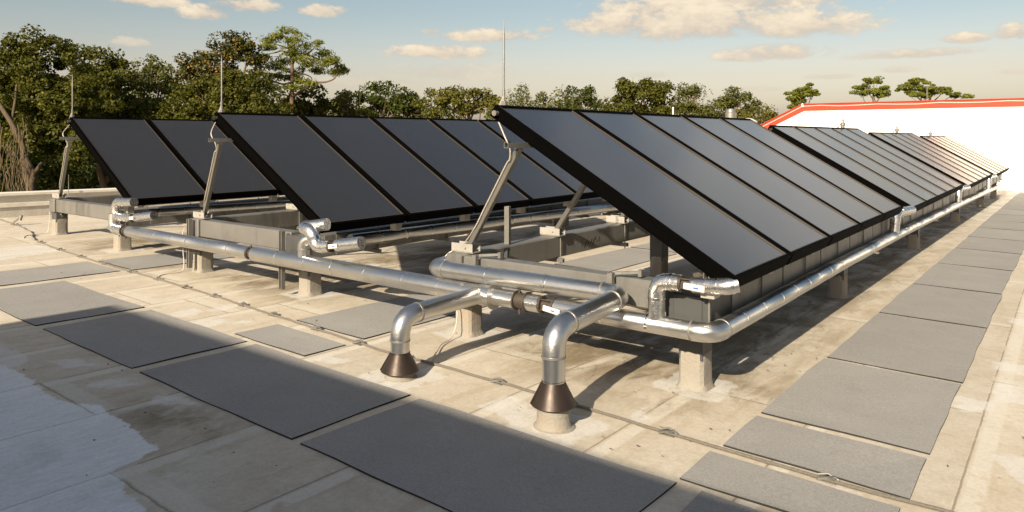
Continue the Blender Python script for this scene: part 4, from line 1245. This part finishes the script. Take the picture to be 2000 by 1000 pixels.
tree('oak_tree', 'tiny thin crown on a bare stem left of the dark round tree', 72, [(1101, 180, 13, 9), (1108, 196, 10, 8)], OAK2, 0.132, 41, .8, seed=12, shell=.2)
tree('evergreen_tree', 'dark green round evergreen between sparse trees and the big bushy tree', 66, [(1130, 185, 22, 14), (1152, 188, 24, 16), (1140, 208, 38, 18), (1115, 212, 25, 14)], DARKL, 0.132, 133, .75, seed=13)
tree('oak_tree', 'large bushy olive tree right of centre behind the right row', 62, [(1252, 165, 36, 22), (1278, 175, 30, 24), (1225, 180, 28, 22), (1258, 195, 55, 30), (1300, 200, 28, 24), (1215, 210, 38, 20)], OAK, 0.158, 125, .8, seed=14)
tree('oak_tree', 'tall thin topped tree right of the large bushy olive tree', 66, [(1348, 170, 17, 10), (1360, 180, 16, 10), (1335, 185, 12, 6), (1345, 205, 34, 18), (1380, 215, 30, 16)], OAK2, 0.132, 83, .75, seed=15, shell=.2)
tree('oak_tree', 'golden green crooked oak behind the capped vent stack', 63, [(1447, 184, 20, 14), (1425, 192, 20, 12), (1410, 200, 14, 9), (1440, 208, 38, 18), (1475, 212, 20, 14)], OAK2, 0.132, 110, .7, seed=16)
tree('oak_tree', 'low golden bush tree beside the sloping end of the red trim', 62, [(1490, 222, 22, 12), (1470, 232, 28, 14), (1510, 236, 14, 12)], GOLDL, 0.132, 98, .7, seed=17)
for i, (u, d) in enumerate(((830, 58), (1010, 64), (1100, 70), (1185, 66), (1310, 68), (1400, 66), (560, 52), (690, 54))):
    tree('hedge_tree', ('low green tree in the belt behind the collectors, ' + ['left of the golden brown tree', 'below the sparse pale trees', 'below the tiny thin crown', 'left of the large bushy olive tree', 'right of the large bushy olive tree',
         'left of the crooked oak', 'below the tall pine', 'below the small golden green tree'][i]), d, [(u - 30, 222, 45, 14), (u + 30, 224, 45, 14), (u, 240, 75, 25)], [OAK, OAK2, DARKL, OAK][i % 4], 0.145, 91, .8, seed=60 + i, limbs=False, tr=.14)
def pine2(label, d, ells, seed, base):
    tree('pine_tree', label, d, ells, PINE, 0.112, 110, .48, base=base, bark=PINEBARK, seed=seed, flat=.6, elong=1.4, shell=.2, tr=.2)
pine2('small open pine rising behind the left end of the red trim', 76, [(1570, 172, 20, 8), (1550, 181, 14, 6), (1590, 182, 12, 6), (1572, 186, 18, 7), (1545, 192, 11, 4), (1550, 207, 14, 7), (1562, 200, 12, 5)], 80, 1570)
pine2('pale open pine, left one of the pair above the white wing', 82, [(1708, 158, 22, 7), (1690, 170, 18, 6), (1728, 172, 18, 8), (1705, 180, 24, 7), (1678, 181, 14, 4), (1725, 186, 16, 6)], 81, 1712)
pine2('dark rounded pine, right one of the pair above the white wing', 84, [(1795, 162, 34, 9), (1770, 174, 22, 9), (1815, 174, 34, 10), (1790, 184, 45, 8), (1848, 178, 16, 7), (1868, 186, 20, 5), (1890, 188, 12, 4)], 82, 1795)

# crooked trunk and hanging vines at the far left
ot = [o for o in C.objects if o.name == 'oak_tree'][0]
bm = BM()
def tl(pts, r0, r1, d=27.5):
    k = (len(pts) - 1) * 5
    tube(bm, smooth_path([tuple(at(u, v, d + z)) for u, v, z in pts], 5), [r0 + (r1 - r0) * i / k for i in range(k + 1)], 10)
tl([(64, 470, 0), (63, 400, 0), (62, 362, 0), (66, 340, 0), (52, 315, 0), (42, 280, .2), (22, 240, .4), (0, 205, .6), (-30, 150, .8)], .15, .07)
tl([(64, 345, 0), (74, 330, -.2), (82, 318, -.3)], .10, .06); tl([(22, 240, .4), (29, 200, 1.2), (33, 165, 1.8), (43, 130, 2.0), (40, 98, 2.3)], .055, .02)
put('limb', bm, PALEBARK, ot, smooth='all')
vt = thing('hanging_vines', 'tangle of dry hanging vines left of the crooked trunk at far left', 'vine', tuple(at(20, 380, 27)))
bm = BM(); r = np.random.default_rng(5)
for k in range(34):
    u = r.uniform(-8, 52); v0 = r.uniform(230, 300); z = r.uniform(-.8, .6)
    pts = [tuple(at(u + r.normal() * 3 + (8 * math.sin(i * .7 + k)) * .25, v0 + (385 - v0) * i / 7, 27.2 + z + r.normal() * .03)) for i in range(8)]
    tube(bm, pts, r.uniform(.008, .02), 5)
put('vines', bm, VINE, vt, smooth='all')
